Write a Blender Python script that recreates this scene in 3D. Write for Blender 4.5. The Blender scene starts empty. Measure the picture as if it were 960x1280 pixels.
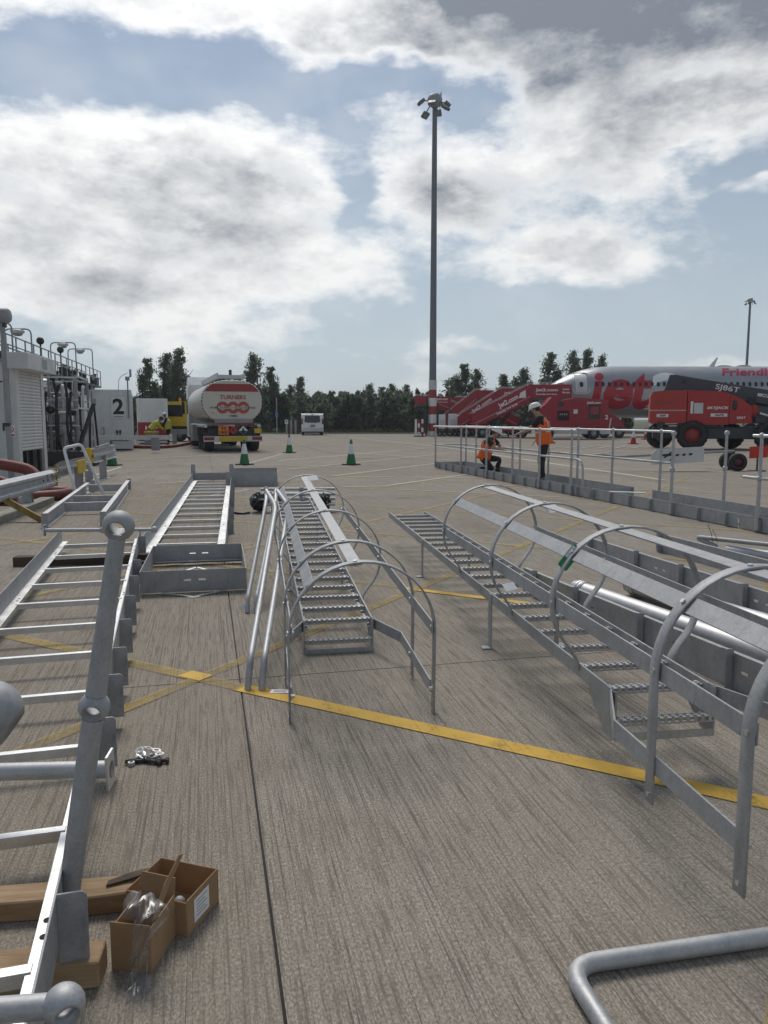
import bpy, bmesh, math, random
from mathutils import Vector, Matrix
rad = math.radians
random.seed(11)
scene = bpy.context.scene
col = scene.collection

# ---------------------------------------------------------------- camera
cam_data = bpy.data.cameras.new('camera')
cam_data.sensor_fit = 'VERTICAL'; cam_data.sensor_height = 36.0; cam_data.lens = 27.03
cam_data.clip_start = 0.05; cam_data.clip_end = 6000
cam = bpy.data.objects.new('camera', cam_data); col.objects.link(cam)
cam.location = (0, 0, 1.45)
cam.rotation_euler = (rad(90 - 6.883), 0, 0)
scene.camera = cam

# ---------------------------------------------------------------- light
SUN_ELEV, SUN_AZ = 54.0, -14.0        # degrees; azimuth measured from +Y towards +X
world = bpy.data.worlds.new('World'); scene.world = world; world.use_nodes = True
wt = world.node_tree; wt.nodes.clear()
def wmath(op, a, b=None, c=None, clamp=False):
    n = wt.nodes.new('ShaderNodeMath'); n.operation = op; n.use_clamp = clamp
    for i, v in enumerate((a, b, c)):
        if v is None: continue
        if isinstance(v, (int, float)): n.inputs[i].default_value = v
        else: wt.links.new(v, n.inputs[i])
    return n.outputs[0]
def wmap(v, a, b, c, d, smooth=True):
    n = wt.nodes.new('ShaderNodeMapRange'); n.interpolation_type = 'SMOOTHSTEP' if smooth else 'LINEAR'
    wt.links.new(v, n.inputs[0])
    for i, x in enumerate((a, b, c, d)): n.inputs[i + 1].default_value = x
    return n.outputs[0]
def wmix(f, a, b):
    n = wt.nodes.new('ShaderNodeMix'); n.data_type = 'RGBA'
    wt.links.new(f, n.inputs[0])
    for i, x in ((6, a), (7, b)):
        if isinstance(x, tuple): n.inputs[i].default_value = (*x, 1)
        else: wt.links.new(x, n.inputs[i])
    return n.outputs[2]
tc = wt.nodes.new('ShaderNodeTexCoord')
def wnoise(vec, scale, detail, rough, stretch, off=(0, 0, 0), dist=0.0):
    m = wt.nodes.new('ShaderNodeMapping'); wt.links.new(vec, m.inputs[0])
    m.inputs['Location'].default_value = off; m.inputs['Scale'].default_value = (1, 1, stretch)
    n = wt.nodes.new('ShaderNodeTexNoise'); wt.links.new(m.outputs[0], n.inputs['Vector'])
    n.inputs['Scale'].default_value = scale; n.inputs['Detail'].default_value = detail
    n.inputs['Roughness'].default_value = rough; n.inputs['Distortion'].default_value = dist
    return n.outputs['Fac']
def bank(azw, elw, lst):
    total = None
    for (a, e, sa, se, amp) in lst:
        da = wmath('MULTIPLY_ADD', azw, 1 / sa, -a / sa)
        de = wmath('MULTIPLY_ADD', elw, 1 / se, -e / se)
        q = wmath('MULTIPLY_ADD', da, da, wmath('MULTIPLY', de, de))
        g = wmath('EXPONENT', wmath('MULTIPLY', q, -1.0))
        total = wmath('MULTIPLY', g, amp) if total is None else wmath('MULTIPLY_ADD', g, amp, total)
    return total
# cloud banks as (azimuth, elevation, half width, half height, weight) in radians
BANKS = [(-.25, .300, .20, .055, .46), (-.40, .21, .18, .085, .42), (-.14, .20, .15, .065, .44), (-.30, .14, .22, .045, .34),
         (-.33, .460, .20, .026, .34), (-.12, .440, .13, .022, .32),
         (.28, .470, .30, .085, .85), (.07, .46, .09, .035, .40), (.22, .385, .07, .03, .30),
         (.27, .325, .16, .032, .52), (.10, .270, .10, .050, .52), (.24, .195, .15, .034, .54), (.40, .345, .09, .020, .46),
         (.445, .262, .035, .015, .46), (.36, .25, .02, .02, .22), (-.08, .085, .12, .013, .28), (.12, .095, .07, .013, .28),
         (-.36, .392, .22, .024, -.34), (.02, .395, .10, .022, -.42), (.14, .370, .05, .014, -.30), (-.025, .27, .022, .04, -.36),
         (.42, .205, .08, .03, -.35), (.25, .115, .28, .035, -.30), (.39, .290, .05, .014, -.28), (.02, .15, .05, .03, -.28)]
DARKS = [(.32, .455, .25, .100, 1.02), (-.16, .268, .09, .030, .42), (-.24, .225, .07, .02, .35), (.13, .270, .09, .035, .58), (.28, .285, .12, .018, .45), (-.40, .19, .12, .03, .30), (.10, .465, .09, .03, .65), (.24, .215, .10, .012, .3)]
def density(vec, banks, lift=0.0):
    sp = wt.nodes.new('ShaderNodeSeparateXYZ'); wt.links.new(vec, sp.inputs[0])
    az = wmath('ARCTAN2', sp.outputs[0], sp.outputs[1]); el = wmath('ARCSINE', sp.outputs[2])
    w1 = wnoise(vec, 7.0, 3, 0.62, 1.7); w2 = wnoise(vec, 8.5, 3, 0.62, 1.7, (3, 7, 1))
    azw = wmath('ADD', az, wmath('MULTIPLY_ADD', w1, .16, -.08)); elw = wmath('ADD', el, wmath('MULTIPLY_ADD', w2, .085, -.0425))
    b = bank(azw, elw, banks)
    f1 = wnoise(vec, 5.2, 8, 0.64, 2.1, (.4, .1, 0), .08)
    return wmath('MULTIPLY_ADD', f1, 1.55, wmath('ADD', b, -.93)), azw, elw, f1, el, w1
vec0 = tc.outputs['Generated']
dens, azw, elw, f1, elev, w1 = density(vec0, BANKS)
upn = wt.nodes.new('ShaderNodeVectorMath'); upn.operation = 'ADD'; wt.links.new(vec0, upn.inputs[0]); upn.inputs[1].default_value = (-.010, .0, .034)
dens_up = wmath('MULTIPLY_ADD', wnoise(upn.outputs[0], 5.2, 8, 0.64, 2.1, (.4, .1, 0), .08), 1.55, -.93)
base0 = wmath('MULTIPLY_ADD', f1, 1.55, -.93)
relief = wmath('SUBTRACT', dens_up, base0)               # > 0 where more cloud lies towards the sun
sdir = (math.sin(rad(SUN_AZ)) * math.cos(rad(SUN_ELEV)), math.cos(rad(SUN_AZ)) * math.cos(rad(SUN_ELEV)), math.sin(rad(SUN_ELEV)))
dotn = wt.nodes.new('ShaderNodeVectorMath'); dotn.operation = 'DOT_PRODUCT'; wt.links.new(vec0, dotn.inputs[0]); dotn.inputs[1].default_value = sdir
glow = wmath('MULTIPLY_ADD', wmath('POWER', wmath('MAXIMUM', dotn.outputs['Value'], 0.0), 5.0), 0.42, 0.93)   # forward scattering round the veiled sun
def lit(c):
    n = wt.nodes.new('ShaderNodeVectorMath'); n.operation = 'SCALE'; wt.links.new(c, n.inputs[0]); wt.links.new(glow, n.inputs['Scale']); return n.outputs[0]
fluff = wnoise(vec0, 15.0, 6, 0.62, 1.9, (1.0, 2.0, .3))
fluff_up = wnoise(upn.outputs[0], 15.0, 6, 0.62, 1.9, (1.0, 2.0, .12))
dens = wmath('ADD', dens, wmath('MULTIPLY_ADD', fluff, .34, -.17))
mask = wmath('MAXIMUM', wmap(dens, -0.18, 0.24, 0.0, 1.0), wmap(w1, .46, .76, 0.0, .14))
thick = wmap(dens, 0.02, 0.55, 0.0, 1.0)
darkb = bank(azw, elw, DARKS)
shade = wmath('MULTIPLY', wmath('ADD', wmath('ADD', wmath('MULTIPLY', darkb, .80), wmath('MULTIPLY_ADD', relief, 1.2, wmath('MULTIPLY', wmath('SUBTRACT', fluff_up, fluff), .95))), wmath('MULTIPLY_ADD', thick, .40, -.04)), wmap(dens, -.02, .30, 0, 1), clamp=True)
cloud_col = lit(wmix(shade, (0.735, 0.74, 0.735), (0.165, 0.185, 0.22)))
sky = wt.nodes.new('ShaderNodeTexSky'); sky.sky_type = 'NISHITA'; sky.sun_disc = False
sky.sun_elevation = rad(SUN_ELEV); sky.sun_rotation = rad(SUN_AZ)
sky.altitude = 50; sky.air_density = 1.0; sky.dust_density = 0.7; sky.ozone_density = 3.0
bg_sky = wt.nodes.new('ShaderNodeBackground'); bg_sky.inputs[1].default_value = 1.0
# pale summer haze thickening towards the horizon
veil = wmap(elev, -.02, .50, .88, .16, False)
hs_ = wt.nodes.new('ShaderNodeVectorMath'); hs_.operation = 'SCALE'; wt.links.new(sky.outputs[0], hs_.inputs[0]); hs_.inputs['Scale'].default_value = 0.046
wt.links.new(lit(wmix(veil, hs_.outputs[0], (.46, .525, .57))), bg_sky.inputs[0])
bg_cloud = wt.nodes.new('ShaderNodeBackground'); bg_cloud.inputs[1].default_value = 1.0
wt.links.new(cloud_col, bg_cloud.inputs[0])
mixs = wt.nodes.new('ShaderNodeMixShader')
wt.links.new(wmath('MULTIPLY', mask, 0.97), mixs.inputs[0])
wt.links.new(bg_sky.outputs[0], mixs.inputs[1]); wt.links.new(bg_cloud.outputs[0], mixs.inputs[2])
wo = wt.nodes.new('ShaderNodeOutputWorld'); wt.links.new(mixs.outputs[0], wo.inputs[0])

sun_data = bpy.data.lights.new('sun', 'SUN'); sun_data.energy = 1.5; sun_data.angle = rad(22); sun_data.color = (1.0, 0.95, 0.87)
sun = bpy.data.objects.new('sun', sun_data); col.objects.link(sun)
_d = Vector((math.sin(rad(SUN_AZ)) * math.cos(rad(SUN_ELEV)), math.cos(rad(SUN_AZ)) * math.cos(rad(SUN_ELEV)), math.sin(rad(SUN_ELEV))))
sun.rotation_euler = _d.to_track_quat('Z', 'Y').to_euler(); sun.location = _d * 60

scene.render.engine = 'CYCLES'
scene.view_settings.view_transform = 'Standard'; scene.view_settings.look = 'None'
scene.view_settings.exposure = 0.40; scene.view_settings.gamma = 1.0; scene.view_settings.use_curve_mapping = False

# ---------------------------------------------------------------- materials
def nodes_of(name):
    m = bpy.data.materials.new(name); m.use_nodes = True
    nt = m.node_tree; b = nt.nodes['Principled BSDF']
    return m, nt, b
def mnoise(nt, scale, detail=4, rough=0.55, stretch=(1, 1, 1), coord='Object', rot=0.0, dist=0.0):
    if coord == 'World':
        g = nt.nodes.new('ShaderNodeNewGeometry'); src = g.outputs['Position']
    else:
        t = nt.nodes.new('ShaderNodeTexCoord'); src = t.outputs[coord]
    if rot:
        mr = nt.nodes.new('ShaderNodeMapping'); mr.inputs['Rotation'].default_value = (0, 0, rot)
        nt.links.new(src, mr.inputs[0]); src = mr.outputs[0]
    mp = nt.nodes.new('ShaderNodeMapping'); mp.inputs['Scale'].default_value = stretch
    nt.links.new(src, mp.inputs[0])
    n = nt.nodes.new('ShaderNodeTexNoise'); nt.links.new(mp.outputs[0], n.inputs['Vector'])
    n.inputs['Scale'].default_value = scale; n.inputs['Detail'].default_value = detail
    n.inputs['Roughness'].default_value = rough; n.inputs['Distortion'].default_value = dist
    return n.outputs['Fac']
def ramp(nt, fac, stops):
    r = nt.nodes.new('ShaderNodeValToRGB'); nt.links.new(fac, r.inputs[0])
    els = r.color_ramp.elements
    while len(els) < len(stops): els.new(0.5)
    for e, (p, c) in zip(els, stops):
        e.position = p; e.color = (*c, 1) if len(c) == 3 else c
    return r.outputs[0]
def mixc(nt, f, a, b, mode='MIX'):
    n = nt.nodes.new('ShaderNodeMix'); n.data_type = 'RGBA'; n.blend_type = mode
    for i, x in ((0, f), (6, a), (7, b)):
        if isinstance(x, (int, float)): n.inputs[i].default_value = x
        elif isinstance(x, tuple): n.inputs[i].default_value = (*x, 1)
        else: nt.links.new(x, n.inputs[i])
    return n.outputs[2]
def bump(nt, b, h, strength, dist=0.002):
    n = nt.nodes.new('ShaderNodeBump'); n.inputs['Strength'].default_value = strength; n.inputs['Distance'].default_value = dist
    nt.links.new(h, n.inputs['Height']); nt.links.new(n.outputs[0], b.inputs['Normal'])
def simple(name, c, rough=0.5, metal=0.0, var=0.12, scale=6.0, bmp=0.0, dirt=0.0, alpha=None, coat=0.0):
    m, nt, b = nodes_of(name)
    f = mnoise(nt, scale, 5, 0.6)
    lo = tuple(max(0, x * (1 - var)) for x in c); hi = tuple(min(1, x * (1 + var)) for x in c)
    cc = ramp(nt, f, [(0.3, lo), (0.7, hi)])
    if dirt:
        f2 = mnoise(nt, scale * 0.45, 7, 0.7, (1, 1, 0.4))
        k = ramp(nt, f2, [(0.45, (0, 0, 0)), (0.75, (dirt, dirt, dirt))])
        cc = mixc(nt, k, cc, (0.09, 0.08, 0.065))
    nt.links.new(cc, b.inputs['Base Color'])
    rr = ramp(nt, f, [(0.25, (max(0.05, rough - 0.08),) * 3), (0.75, (min(1, rough + 0.08),) * 3)])
    nt.links.new(rr, b.inputs['Roughness']); b.inputs['Metallic'].default_value = metal
    b.inputs['Coat Weight'].default_value = coat
    if bmp: bump(nt, b, mnoise(nt, scale * 8, 4), bmp)
    if alpha is not None: b.inputs['Alpha'].default_value = alpha
    return m
def galvanised(name, lo, hi, r0, r1, metal=0.9, streak=0.35):
    m, nt, b = nodes_of(name)
    t = nt.nodes.new('ShaderNodeTexCoord')
    v = nt.nodes.new('ShaderNodeTexVoronoi'); v.inputs['Scale'].default_value = 140
    nt.links.new(t.outputs['Object'], v.inputs['Vector'])
    f = mnoise(nt, 7, 6, 0.65)
    g = mnoise(nt, 26, 5, 0.65, (1, 1, 0.25))
    c1 = ramp(nt, f, [(0.32, lo), (0.68, hi)])
    c2 = mixc(nt, 0.10, c1, v.outputs['Color'], 'OVERLAY')
    hs = nt.nodes.new('ShaderNodeHueSaturation'); hs.inputs['Saturation'].default_value = 0.25; nt.links.new(c2, hs.inputs['Color'])
    k = ramp(nt, g, [(0.52, (0, 0, 0)), (0.74, (streak,) * 3)])
    c3 = mixc(nt, k, hs.outputs[0], tuple(x * 0.45 for x in lo))
    nt.links.new(c3, b.inputs['Base Color'])
    nt.links.new(ramp(nt, f, [(0.25, (r0,) * 3), (0.75, (r1,) * 3)]), b.inputs['Roughness'])
    b.inputs['Metallic'].default_value = metal
    bump(nt, b, g, 0.10, 0.001)
    return m
GALV = galvanised('galvanised_steel', (0.36, 0.38, 0.405), (0.50, 0.52, 0.54), 0.50, 0.68, 0.65)
GALV_DULL = galvanised('dull_galvanised_steel', (0.29, 0.312, 0.338), (0.40, 0.425, 0.452), 0.55, 0.74, 0.5)
GALV_BRIGHT = galvanised('bright_galvanised_steel', (0.56, 0.585, 0.60), (0.72, 0.74, 0.75), 0.34, 0.52, 0.85, 0.25)
ALU = galvanised('aluminium_pipe', (0.42, 0.435, 0.44), (0.54, 0.55, 0.55), 0.46, 0.60, 0.7, 0.2)
BLACK = simple('black_plastic', (0.02, 0.02, 0.022), 0.55, 0, 0.3)
RUBBER = simple('tyre_rubber', (0.025, 0.025, 0.026), 0.8, 0, 0.3, 12, 0.3, 0.4)
DARK = simple('dark_steel', (0.045, 0.047, 0.05), 0.5, 0.4, 0.3, 8, 0.0, 0.3)
GREYP = simple('grey_paint', (0.30, 0.31, 0.32), 0.55, 0, 0.12, 5, 0, 0.25)
LIGHTGREY = simple('light_grey_panel', (0.60, 0.605, 0.60), 0.55, 0, 0.06, 3, 0, 0.3)
WHITEP = simple('white_paint', (0.74, 0.75, 0.75), 0.4, 0, 0.05, 3, 0, 0.22)
WHITECLEAN = simple('clean_white', (0.80, 0.80, 0.79), 0.5, 0, 0.03)
REDP = simple('red_paint', (0.30, 0.008, 0.020), 0.42, 0, 0.14, 2.5, 0, 0.15, coat=0.1)
LIFTRED = simple('lift_red', (0.40, 0.012, 0.012), 0.45, 0, 0.12, 2.5, 0, 0.15, coat=0.1)
LIFTFADE = simple('faded_lift_red', (0.42, 0.040, 0.028), 0.6, 0, 0.12, 2.5, 0, 0.2)
LIFTGREY = simple('lift_grey', (0.055, 0.06, 0.072), 0.5, 0.1, 0.15, 3, 0, 0.2)
YELLOWP = simple('yellow_paint', (0.62, 0.42, 0.02), 0.5, 0, 0.12, 5, 0, 0.25)
GREENP = simple('cone_green', (0.02, 0.16, 0.05), 0.5, 0, 0.15, 9, 0, 0.15)
ORANGEP = simple('orange_plate', (0.72, 0.20, 0.02), 0.5, 0, 0.1)
GLASS = simple('dark_glass', (0.015, 0.02, 0.025), 0.12, 0, 0.1)
WOOD = None
HOSE = simple('red_hose', (0.20, 0.045, 0.035), 0.6, 0, 0.25, 9, 0.2, 0.35)
TREAD = simple('stair_tread', (0.12, 0.12, 0.125), 0.7, 0.2)
def wood(name, lo, hi):
    m, nt, b = nodes_of(name)
    f = mnoise(nt, 5, 6, 0.65, (1, 9, 9)); g = mnoise(nt, 2.2, 4)
    c = ramp(nt, f, [(0.28, lo), (0.66, hi)])
    c = mixc(nt, ramp(nt, g, [(0.4, (0, 0, 0)), (0.75, (0.55,) * 3)]), c, tuple(x * 0.5 for x in lo))
    nt.links.new(c, b.inputs['Base Color']); b.inputs['Roughness'].default_value = 0.85
    bump(nt, b, f, 0.35, 0.004)
    return m
WOOD = wood('sawn_timber', (0.27, 0.17, 0.09), (0.52, 0.37, 0.22))
WOODDARK = wood('weathered_timber', (0.05, 0.033, 0.022), (0.12, 0.085, 0.058))
def cardboard():
    m, nt, b = nodes_of('cardboard')
    f = mnoise(nt, 14, 5, 0.6); g = mnoise(nt, 160, 2, 0.5, (1, 0.1, 0.1))
    c = ramp(nt, f, [(0.3, (0.30, 0.185, 0.095)), (0.7, (0.39, 0.25, 0.135))])
    nt.links.new(c, b.inputs['Base Color']); b.inputs['Roughness'].default_value = 0.85
    bump(nt, b, g, 0.12, 0.001)
    return m
CARD = cardboard()
def film():
    m, nt, b = nodes_of('clear_film')
    nt.nodes.remove(b)
    out = [n for n in nt.nodes if n.type == 'OUTPUT_MATERIAL'][0]
    t = nt.nodes.new('ShaderNodeBsdfTransparent'); t.inputs[0].default_value = (0.93, 0.93, 0.93, 1)
    g = nt.nodes.new('ShaderNodeBsdfGlossy'); g.inputs['Roughness'].default_value = 0.32
    d = nt.nodes.new('ShaderNodeBsdfDiffuse'); d.inputs[0].default_value = (0.7, 0.7, 0.68, 1)
    lw = nt.nodes.new('ShaderNodeLayerWeight'); lw.inputs[0].default_value = 0.18
    m1 = nt.nodes.new('ShaderNodeMixShader'); nt.links.new(lw.outputs['Facing'], m1.inputs[0])
    nt.links.new(t.outputs[0], m1.inputs[1]); nt.links.new(g.outputs[0], m1.inputs[2])
    m2 = nt.nodes.new('ShaderNodeMixShader'); m2.inputs[0].default_value = 0.07
    nt.links.new(m1.outputs[0], m2.inputs[1]); nt.links.new(d.outputs[0], m2.inputs[2])
    nt.links.new(m2.outputs[0], out.inputs[0])
    return m
FILM = film()
GRID = 13.0       # the apron's slab grid is turned 13 degrees against the view
def concrete(name, joints):
    m, nt, b = nodes_of(name)
    rot = -rad(GRID)
    broad = mnoise(nt, 0.35, 6, 0.62, coord='World')
    mid = mnoise(nt, 2.6, 7, 0.68, coord='World')
    grain = mnoise(nt, 150, 3, 0.75, (1, .55, 1), 'World', rot); grain2 = mnoise(nt, 75, 3, 0.7, (1, 0.05, 1), 'World', rot)
    groove = mnoise(nt, 2.2, 4, 0.72, (62, 0.22, 1), 'World', rot)
    groove2 = mnoise(nt, 6.0, 3, 0.7, (26, 0.10, 1), 'World', rot)
    c = ramp(nt, broad, [(0.30, (0.330, 0.292, 0.240)), (0.55, (0.385, 0.346, 0.290)), (0.75, (0.430, 0.390, 0.330))])
    c = mixc(nt, ramp(nt, mid, [(0.40, (0, 0, 0)), (0.68, (0.40,) * 3)]), c, (0.265, 0.230, 0.186))
    c = mixc(nt, ramp(nt, grain, [(0.36, (0.75,) * 3), (0.51, (0, 0, 0))]), c, (0.135, 0.116, 0.096))
    c = mixc(nt, ramp(nt, grain, [(0.51, (0, 0, 0)), (0.70, (0.70,) * 3)]), c, (0.66, 0.61, 0.53))
    c = mixc(nt, ramp(nt, grain2, [(0.36, (0.70,) * 3), (0.50, (0, 0, 0))]), c, (0.16, 0.138, 0.114))
    c = mixc(nt, ramp(nt, groove, [(0.33, (0.92,) * 3), (0.46, (0, 0, 0))]), c, (0.080, 0.069, 0.058))
    c = mixc(nt, ramp(nt, groove2, [(0.48, (0, 0, 0)), (0.66, (0.45,) * 3)]), c, (0.155, 0.133, 0.110))
    oil = mnoise(nt, 0.55, 4, 0.55, (1, 1, 1), 'World')
    c = mixc(nt, ramp(nt, oil, [(0.62, (0, 0, 0)), (0.72, (0.45,) * 3)]), c, (0.085, 0.073, 0.060))
    oi = nt.nodes.new('ShaderNodeObjectInfo')
    c = mixc(nt, ramp(nt, oi.outputs['Random'], [(0.0, (0.0,) * 3), (1.0, (0.30,) * 3)]), c, (0.20, 0.168, 0.130))
    stain = mnoise(nt, 0.9, 5, 0.6, (1, 0.5, 1), 'World', rot)
    c = mixc(nt, ramp(nt, stain, [(0.56, (0, 0, 0)), (0.72, (0.35,) * 3)]), c, (0.155, 0.130, 0.102))
    if joints:
        g = nt.nodes.new('ShaderNodeNewGeometry'); mp = nt.nodes.new('ShaderNodeMapping')
        mp.inputs['Rotation'].default_value = (0, 0, rot); nt.links.new(g.outputs['Position'], mp.inputs[0])
        br = nt.nodes.new('ShaderNodeTexBrick'); br.offset = 0.0; br.inputs['Scale'].default_value = 1.0
        br.inputs['Brick Width'].default_value = 5.0; br.inputs['Row Height'].default_value = 5.0
        br.inputs['Mortar Size'].default_value = 0.02; br.inputs['Mortar Smooth'].default_value = 0.2
        mo = nt.nodes.new('ShaderNodeMapping'); mo.inputs['Location'].default_value = (JX0, JY0, 0)
        nt.links.new(mp.outputs[0], mo.inputs[0]); nt.links.new(mo.outputs[0], br.inputs['Vector'])
        c = mixc(nt, br.outputs['Fac'], c, (0.05, 0.045, 0.04))
    nt.links.new(c, b.inputs['Base Color'])
    b.inputs['Roughness'].default_value = 0.92
    b.inputs['Specular IOR Level'].default_value = 0.12
    h = mixc(nt, 0.6, grain, groove)
    bump(nt, b, h, 0.55, 0.005)
    return m
JX0, JY0 = -0.15, -4.25          # where the slab joints cross, in the turned grid (metres)
SLAB = concrete('grooved_concrete', False)
APRON = concrete('far_concrete', True)
def marking(name, c, wear_lo, wear_hi):
    m, nt, b = nodes_of(name)
    out = [n for n in nt.nodes if n.type == 'OUTPUT_MATERIAL'][0]
    rot = -rad(GRID)
    w1 = mnoise(nt, 2.2, 4, 0.72, (62, 0.22, 1), 'World', rot)
    w2 = mnoise(nt, 3.0, 6, 0.7, coord='World')
    w3 = mnoise(nt, 120, 3, 0.7, coord='World')
    s = mixc(nt, 0.45, w2, w1); s = mixc(nt, 0.25, s, w3)
    f = ramp(nt, s, [(wear_lo, (0, 0, 0)), (wear_hi, (1, 1, 1))])
    cc = ramp(nt, w2, [(0.3, tuple(x * 0.72 for x in c)), (0.7, c)])
    nt.links.new(cc, b.inputs['Base Color']); b.inputs['Roughness'].default_value = 0.7
    bump(nt, b, w1, 0.3, 0.003)
    t = nt.nodes.new('ShaderNodeBsdfTransparent')
    mx = nt.nodes.new('ShaderNodeMixShader'); nt.links.new(f, mx.inputs[0])
    nt.links.new(t.outputs[0], mx.inputs[1]); nt.links.new(b.outputs[0], mx.inputs[2])
    nt.links.new(mx.outputs[0], out.inputs[0])
    return m
YLINE = marking('yellow_line', (0.74, 0.45, 0.055), 0.33, 0.47)
PALE = marking('pale_line', (0.60, 0.56, 0.44), 0.28, 0.46)
YWORN = marking('worn_yellow_line', (0.52, 0.37, 0.10), 0.38, 0.64)
WLINE = marking('white_line', (0.50, 0.49, 0.45), 0.34, 0.52)
SEAL_AND_SHADE = simple('joint_sealant', (0.018, 0.017, 0.016), 0.8)  # slab joints; same near-black also paints shade in tube ends and kiosk opening

# ---------------------------------------------------------------- mesh helpers
class MB:
    def __init__(s): s.v = []; s.f = []; s.sm = []
    def add(s, vs, fs, smooth=False, M=None):
        o = len(s.v)
        s.v += [tuple(M @ Vector(p)) if M else tuple(p) for p in vs]
        for f in fs: s.f.append(tuple(i + o for i in f)); s.sm.append(smooth)
        return s
    def box(s, c, d, M=None, rz=0.0):
        x, y, z = d[0] / 2, d[1] / 2, d[2] / 2
        vs = [Vector((i * x, j * y, k * z)) for k in (-1, 1) for j in (-1, 1) for i in (-1, 1)]
        Rm = Matrix.Rotation(rz, 3, 'Z') if rz else None
        vs = [(Rm @ p if Rm else p) + Vector(c) for p in vs]
        return s.add(vs, [(0, 2, 3, 1), (4, 5, 7, 6), (0, 1, 5, 4), (2, 6, 7, 3), (0, 4, 6, 2), (1, 3, 7, 5)], False, M)
    def beam(s, p0, p1, w, h, up=(0, 0, 1), M=None):
        p0, p1 = Vector(p0), Vector(p1); d = (p1 - p0).normalized(); up = Vector(up)
        side = d.cross(up)
        if side.length < 1e-5: side = d.cross(Vector((0, 1, 0)))
        side.normalize(); u = side.cross(d).normalized()
        vs = [p + side * a * w / 2 + u * b * h / 2 for p in (p0, p1) for a, b in ((-1, -1), (1, -1), (1, 1), (-1, 1))]
        return s.add(vs, [(3, 2, 1, 0), (4, 5, 6, 7), (0, 1, 5, 4), (1, 2, 6, 5), (2, 3, 7, 6), (3, 0, 4, 7)], False, M)
    def tube(s, pts, r, n=10, caps=True, radii=None, M=None, smooth=True):
        pts = [Vector(p) for p in pts]; rings = []
        prev = None
        for i, p in enumerate(pts):
            d = (pts[min(i + 1, len(pts) - 1)] - pts[max(i - 1, 0)]).normalized()
            if prev is None:
                a = d.cross(Vector((0, 0, 1)))
                if a.length < 1e-4: a = d.cross(Vector((1, 0, 0)))
            else: a = prev - d * prev.dot(d)
            a.normalize(); prev = a; b = d.cross(a)
            q = radii[i] if radii else r
            rings.append([p + (a * math.cos(2 * math.pi * k / n) + b * math.sin(2 * math.pi * k / n)) * q for k in range(n)])
        vs = [p for rg in rings for p in rg]; fs = []
        for i in range(len(pts) - 1):
            for k in range(n):
                k2 = (k + 1) % n
                fs.append((i * n + k2, i * n + k, (i + 1) * n + k, (i + 1) * n + k2))
        s.add(vs, fs, smooth, M)
        if caps:
            m = (len(pts) - 1) * n
            s.add(rings[0], [tuple(range(n))], False, M)
            s.add(rings[-1], [tuple(reversed(range(n)))], False, M)
        return s
    def ball(s, c, r, nu=14, nv=8, sc=(1, 1, 1), M=None):
        vs = []; fs = []
        for j in range(nv + 1):
            t = math.pi * j / nv
            for i in range(nu):
                a = 2 * math.pi * i / nu
                vs.append((c[0] + r * sc[0] * math.sin(t) * math.cos(a), c[1] + r * sc[1] * math.sin(t) * math.sin(a), c[2] + r * sc[2] * math.cos(t)))
        for j in range(nv):
            for i in range(nu):
                i2 = (i + 1) % nu
                fs.append((j * nu + i, (j + 1) * nu + i, (j + 1) * nu + i2, j * nu + i2))
        return s.add(vs, fs, True, M)
    def lathe(s, prof, n=16, M=None, closed=False, smooth=True):
        vs = []; fs = []; m = len(prof)
        for i in range(n):
            a = 2 * math.pi * i / n
            vs += [(r * math.cos(a), r * math.sin(a), z) for r, z in prof]
        for i in range(n):
            i2 = (i + 1) % n
            for j in range(m if closed else m - 1):
                j2 = (j + 1) % m
                fs.append((i * m + j, i2 * m + j, i2 * m + j2, i * m + j2))
        return s.add(vs, fs, smooth, M)
    def prism(s, poly, o, ux, uy, t, M=None, smooth=False):
        o, ux, uy, t = Vector(o), Vector(ux), Vector(uy), Vector(t); n = len(poly)
        vs = [o + ux * a + uy * b for a, b in poly] + [o + ux * a + uy * b + t for a, b in poly]
        if ux.cross(uy).dot(t) > 0: caps = [tuple(reversed(range(n))), tuple(range(n, 2 * n))]; sd = [(i, (i + 1) % n, (i + 1) % n + n, i + n) for i in range(n)]
        else: caps = [tuple(range(n)), tuple(reversed(range(n, 2 * n)))]; sd = [(i + n, (i + 1) % n + n, (i + 1) % n, i) for i in range(n)]
        s.add(vs, caps, False, M); return s.add(vs, sd, smooth, M)
    def mesh(s, name):
        me = bpy.data.meshes.new(name); me.from_pydata(s.v, [], s.f)
        me.polygons.foreach_set('use_smooth', s.sm); me.update()
        return me
    def build(s, name, m, parent=None, bevel=0.0, loc=None, rz=None):
        me = s.mesh(name); me.materials.append(m)
        o = bpy.data.objects.new(name, me); col.objects.link(o)
        if parent: o.parent = parent
        if loc: o.location = loc
        if rz: o.rotation_euler = (0, 0, rz)
        if bevel:
            md = o.modifiers.new('edge', 'BEVEL'); md.width = bevel; md.segments = 1; md.limit_method = 'ANGLE'; md.angle_limit = rad(50); md.harden_normals = False
        return o
def tag(o, label, cat=None, group=None, kind=None):
    if label: o['label'] = label
    if cat: o['category'] = cat
    if group: o['group'] = group
    if kind: o['kind'] = kind
    return o
def thing(name, label, cat, loc=(0, 0, 0), rz=0.0, group=None, rot=None):
    o = bpy.data.objects.new(name, None); col.objects.link(o); o.empty_display_size = 0.2
    o.location = loc; o.rotation_euler = rot if rot else (0, 0, rz)
    return tag(o, label, cat, group)
def put(src, parent, loc=(0, 0, 0), rot=(0, 0, 0), scale=None):
    c = src.copy(); col.objects.link(c); c.parent = parent; c.location = loc; c.rotation_euler = rot
    if scale: c.scale = scale
    return c
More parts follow.
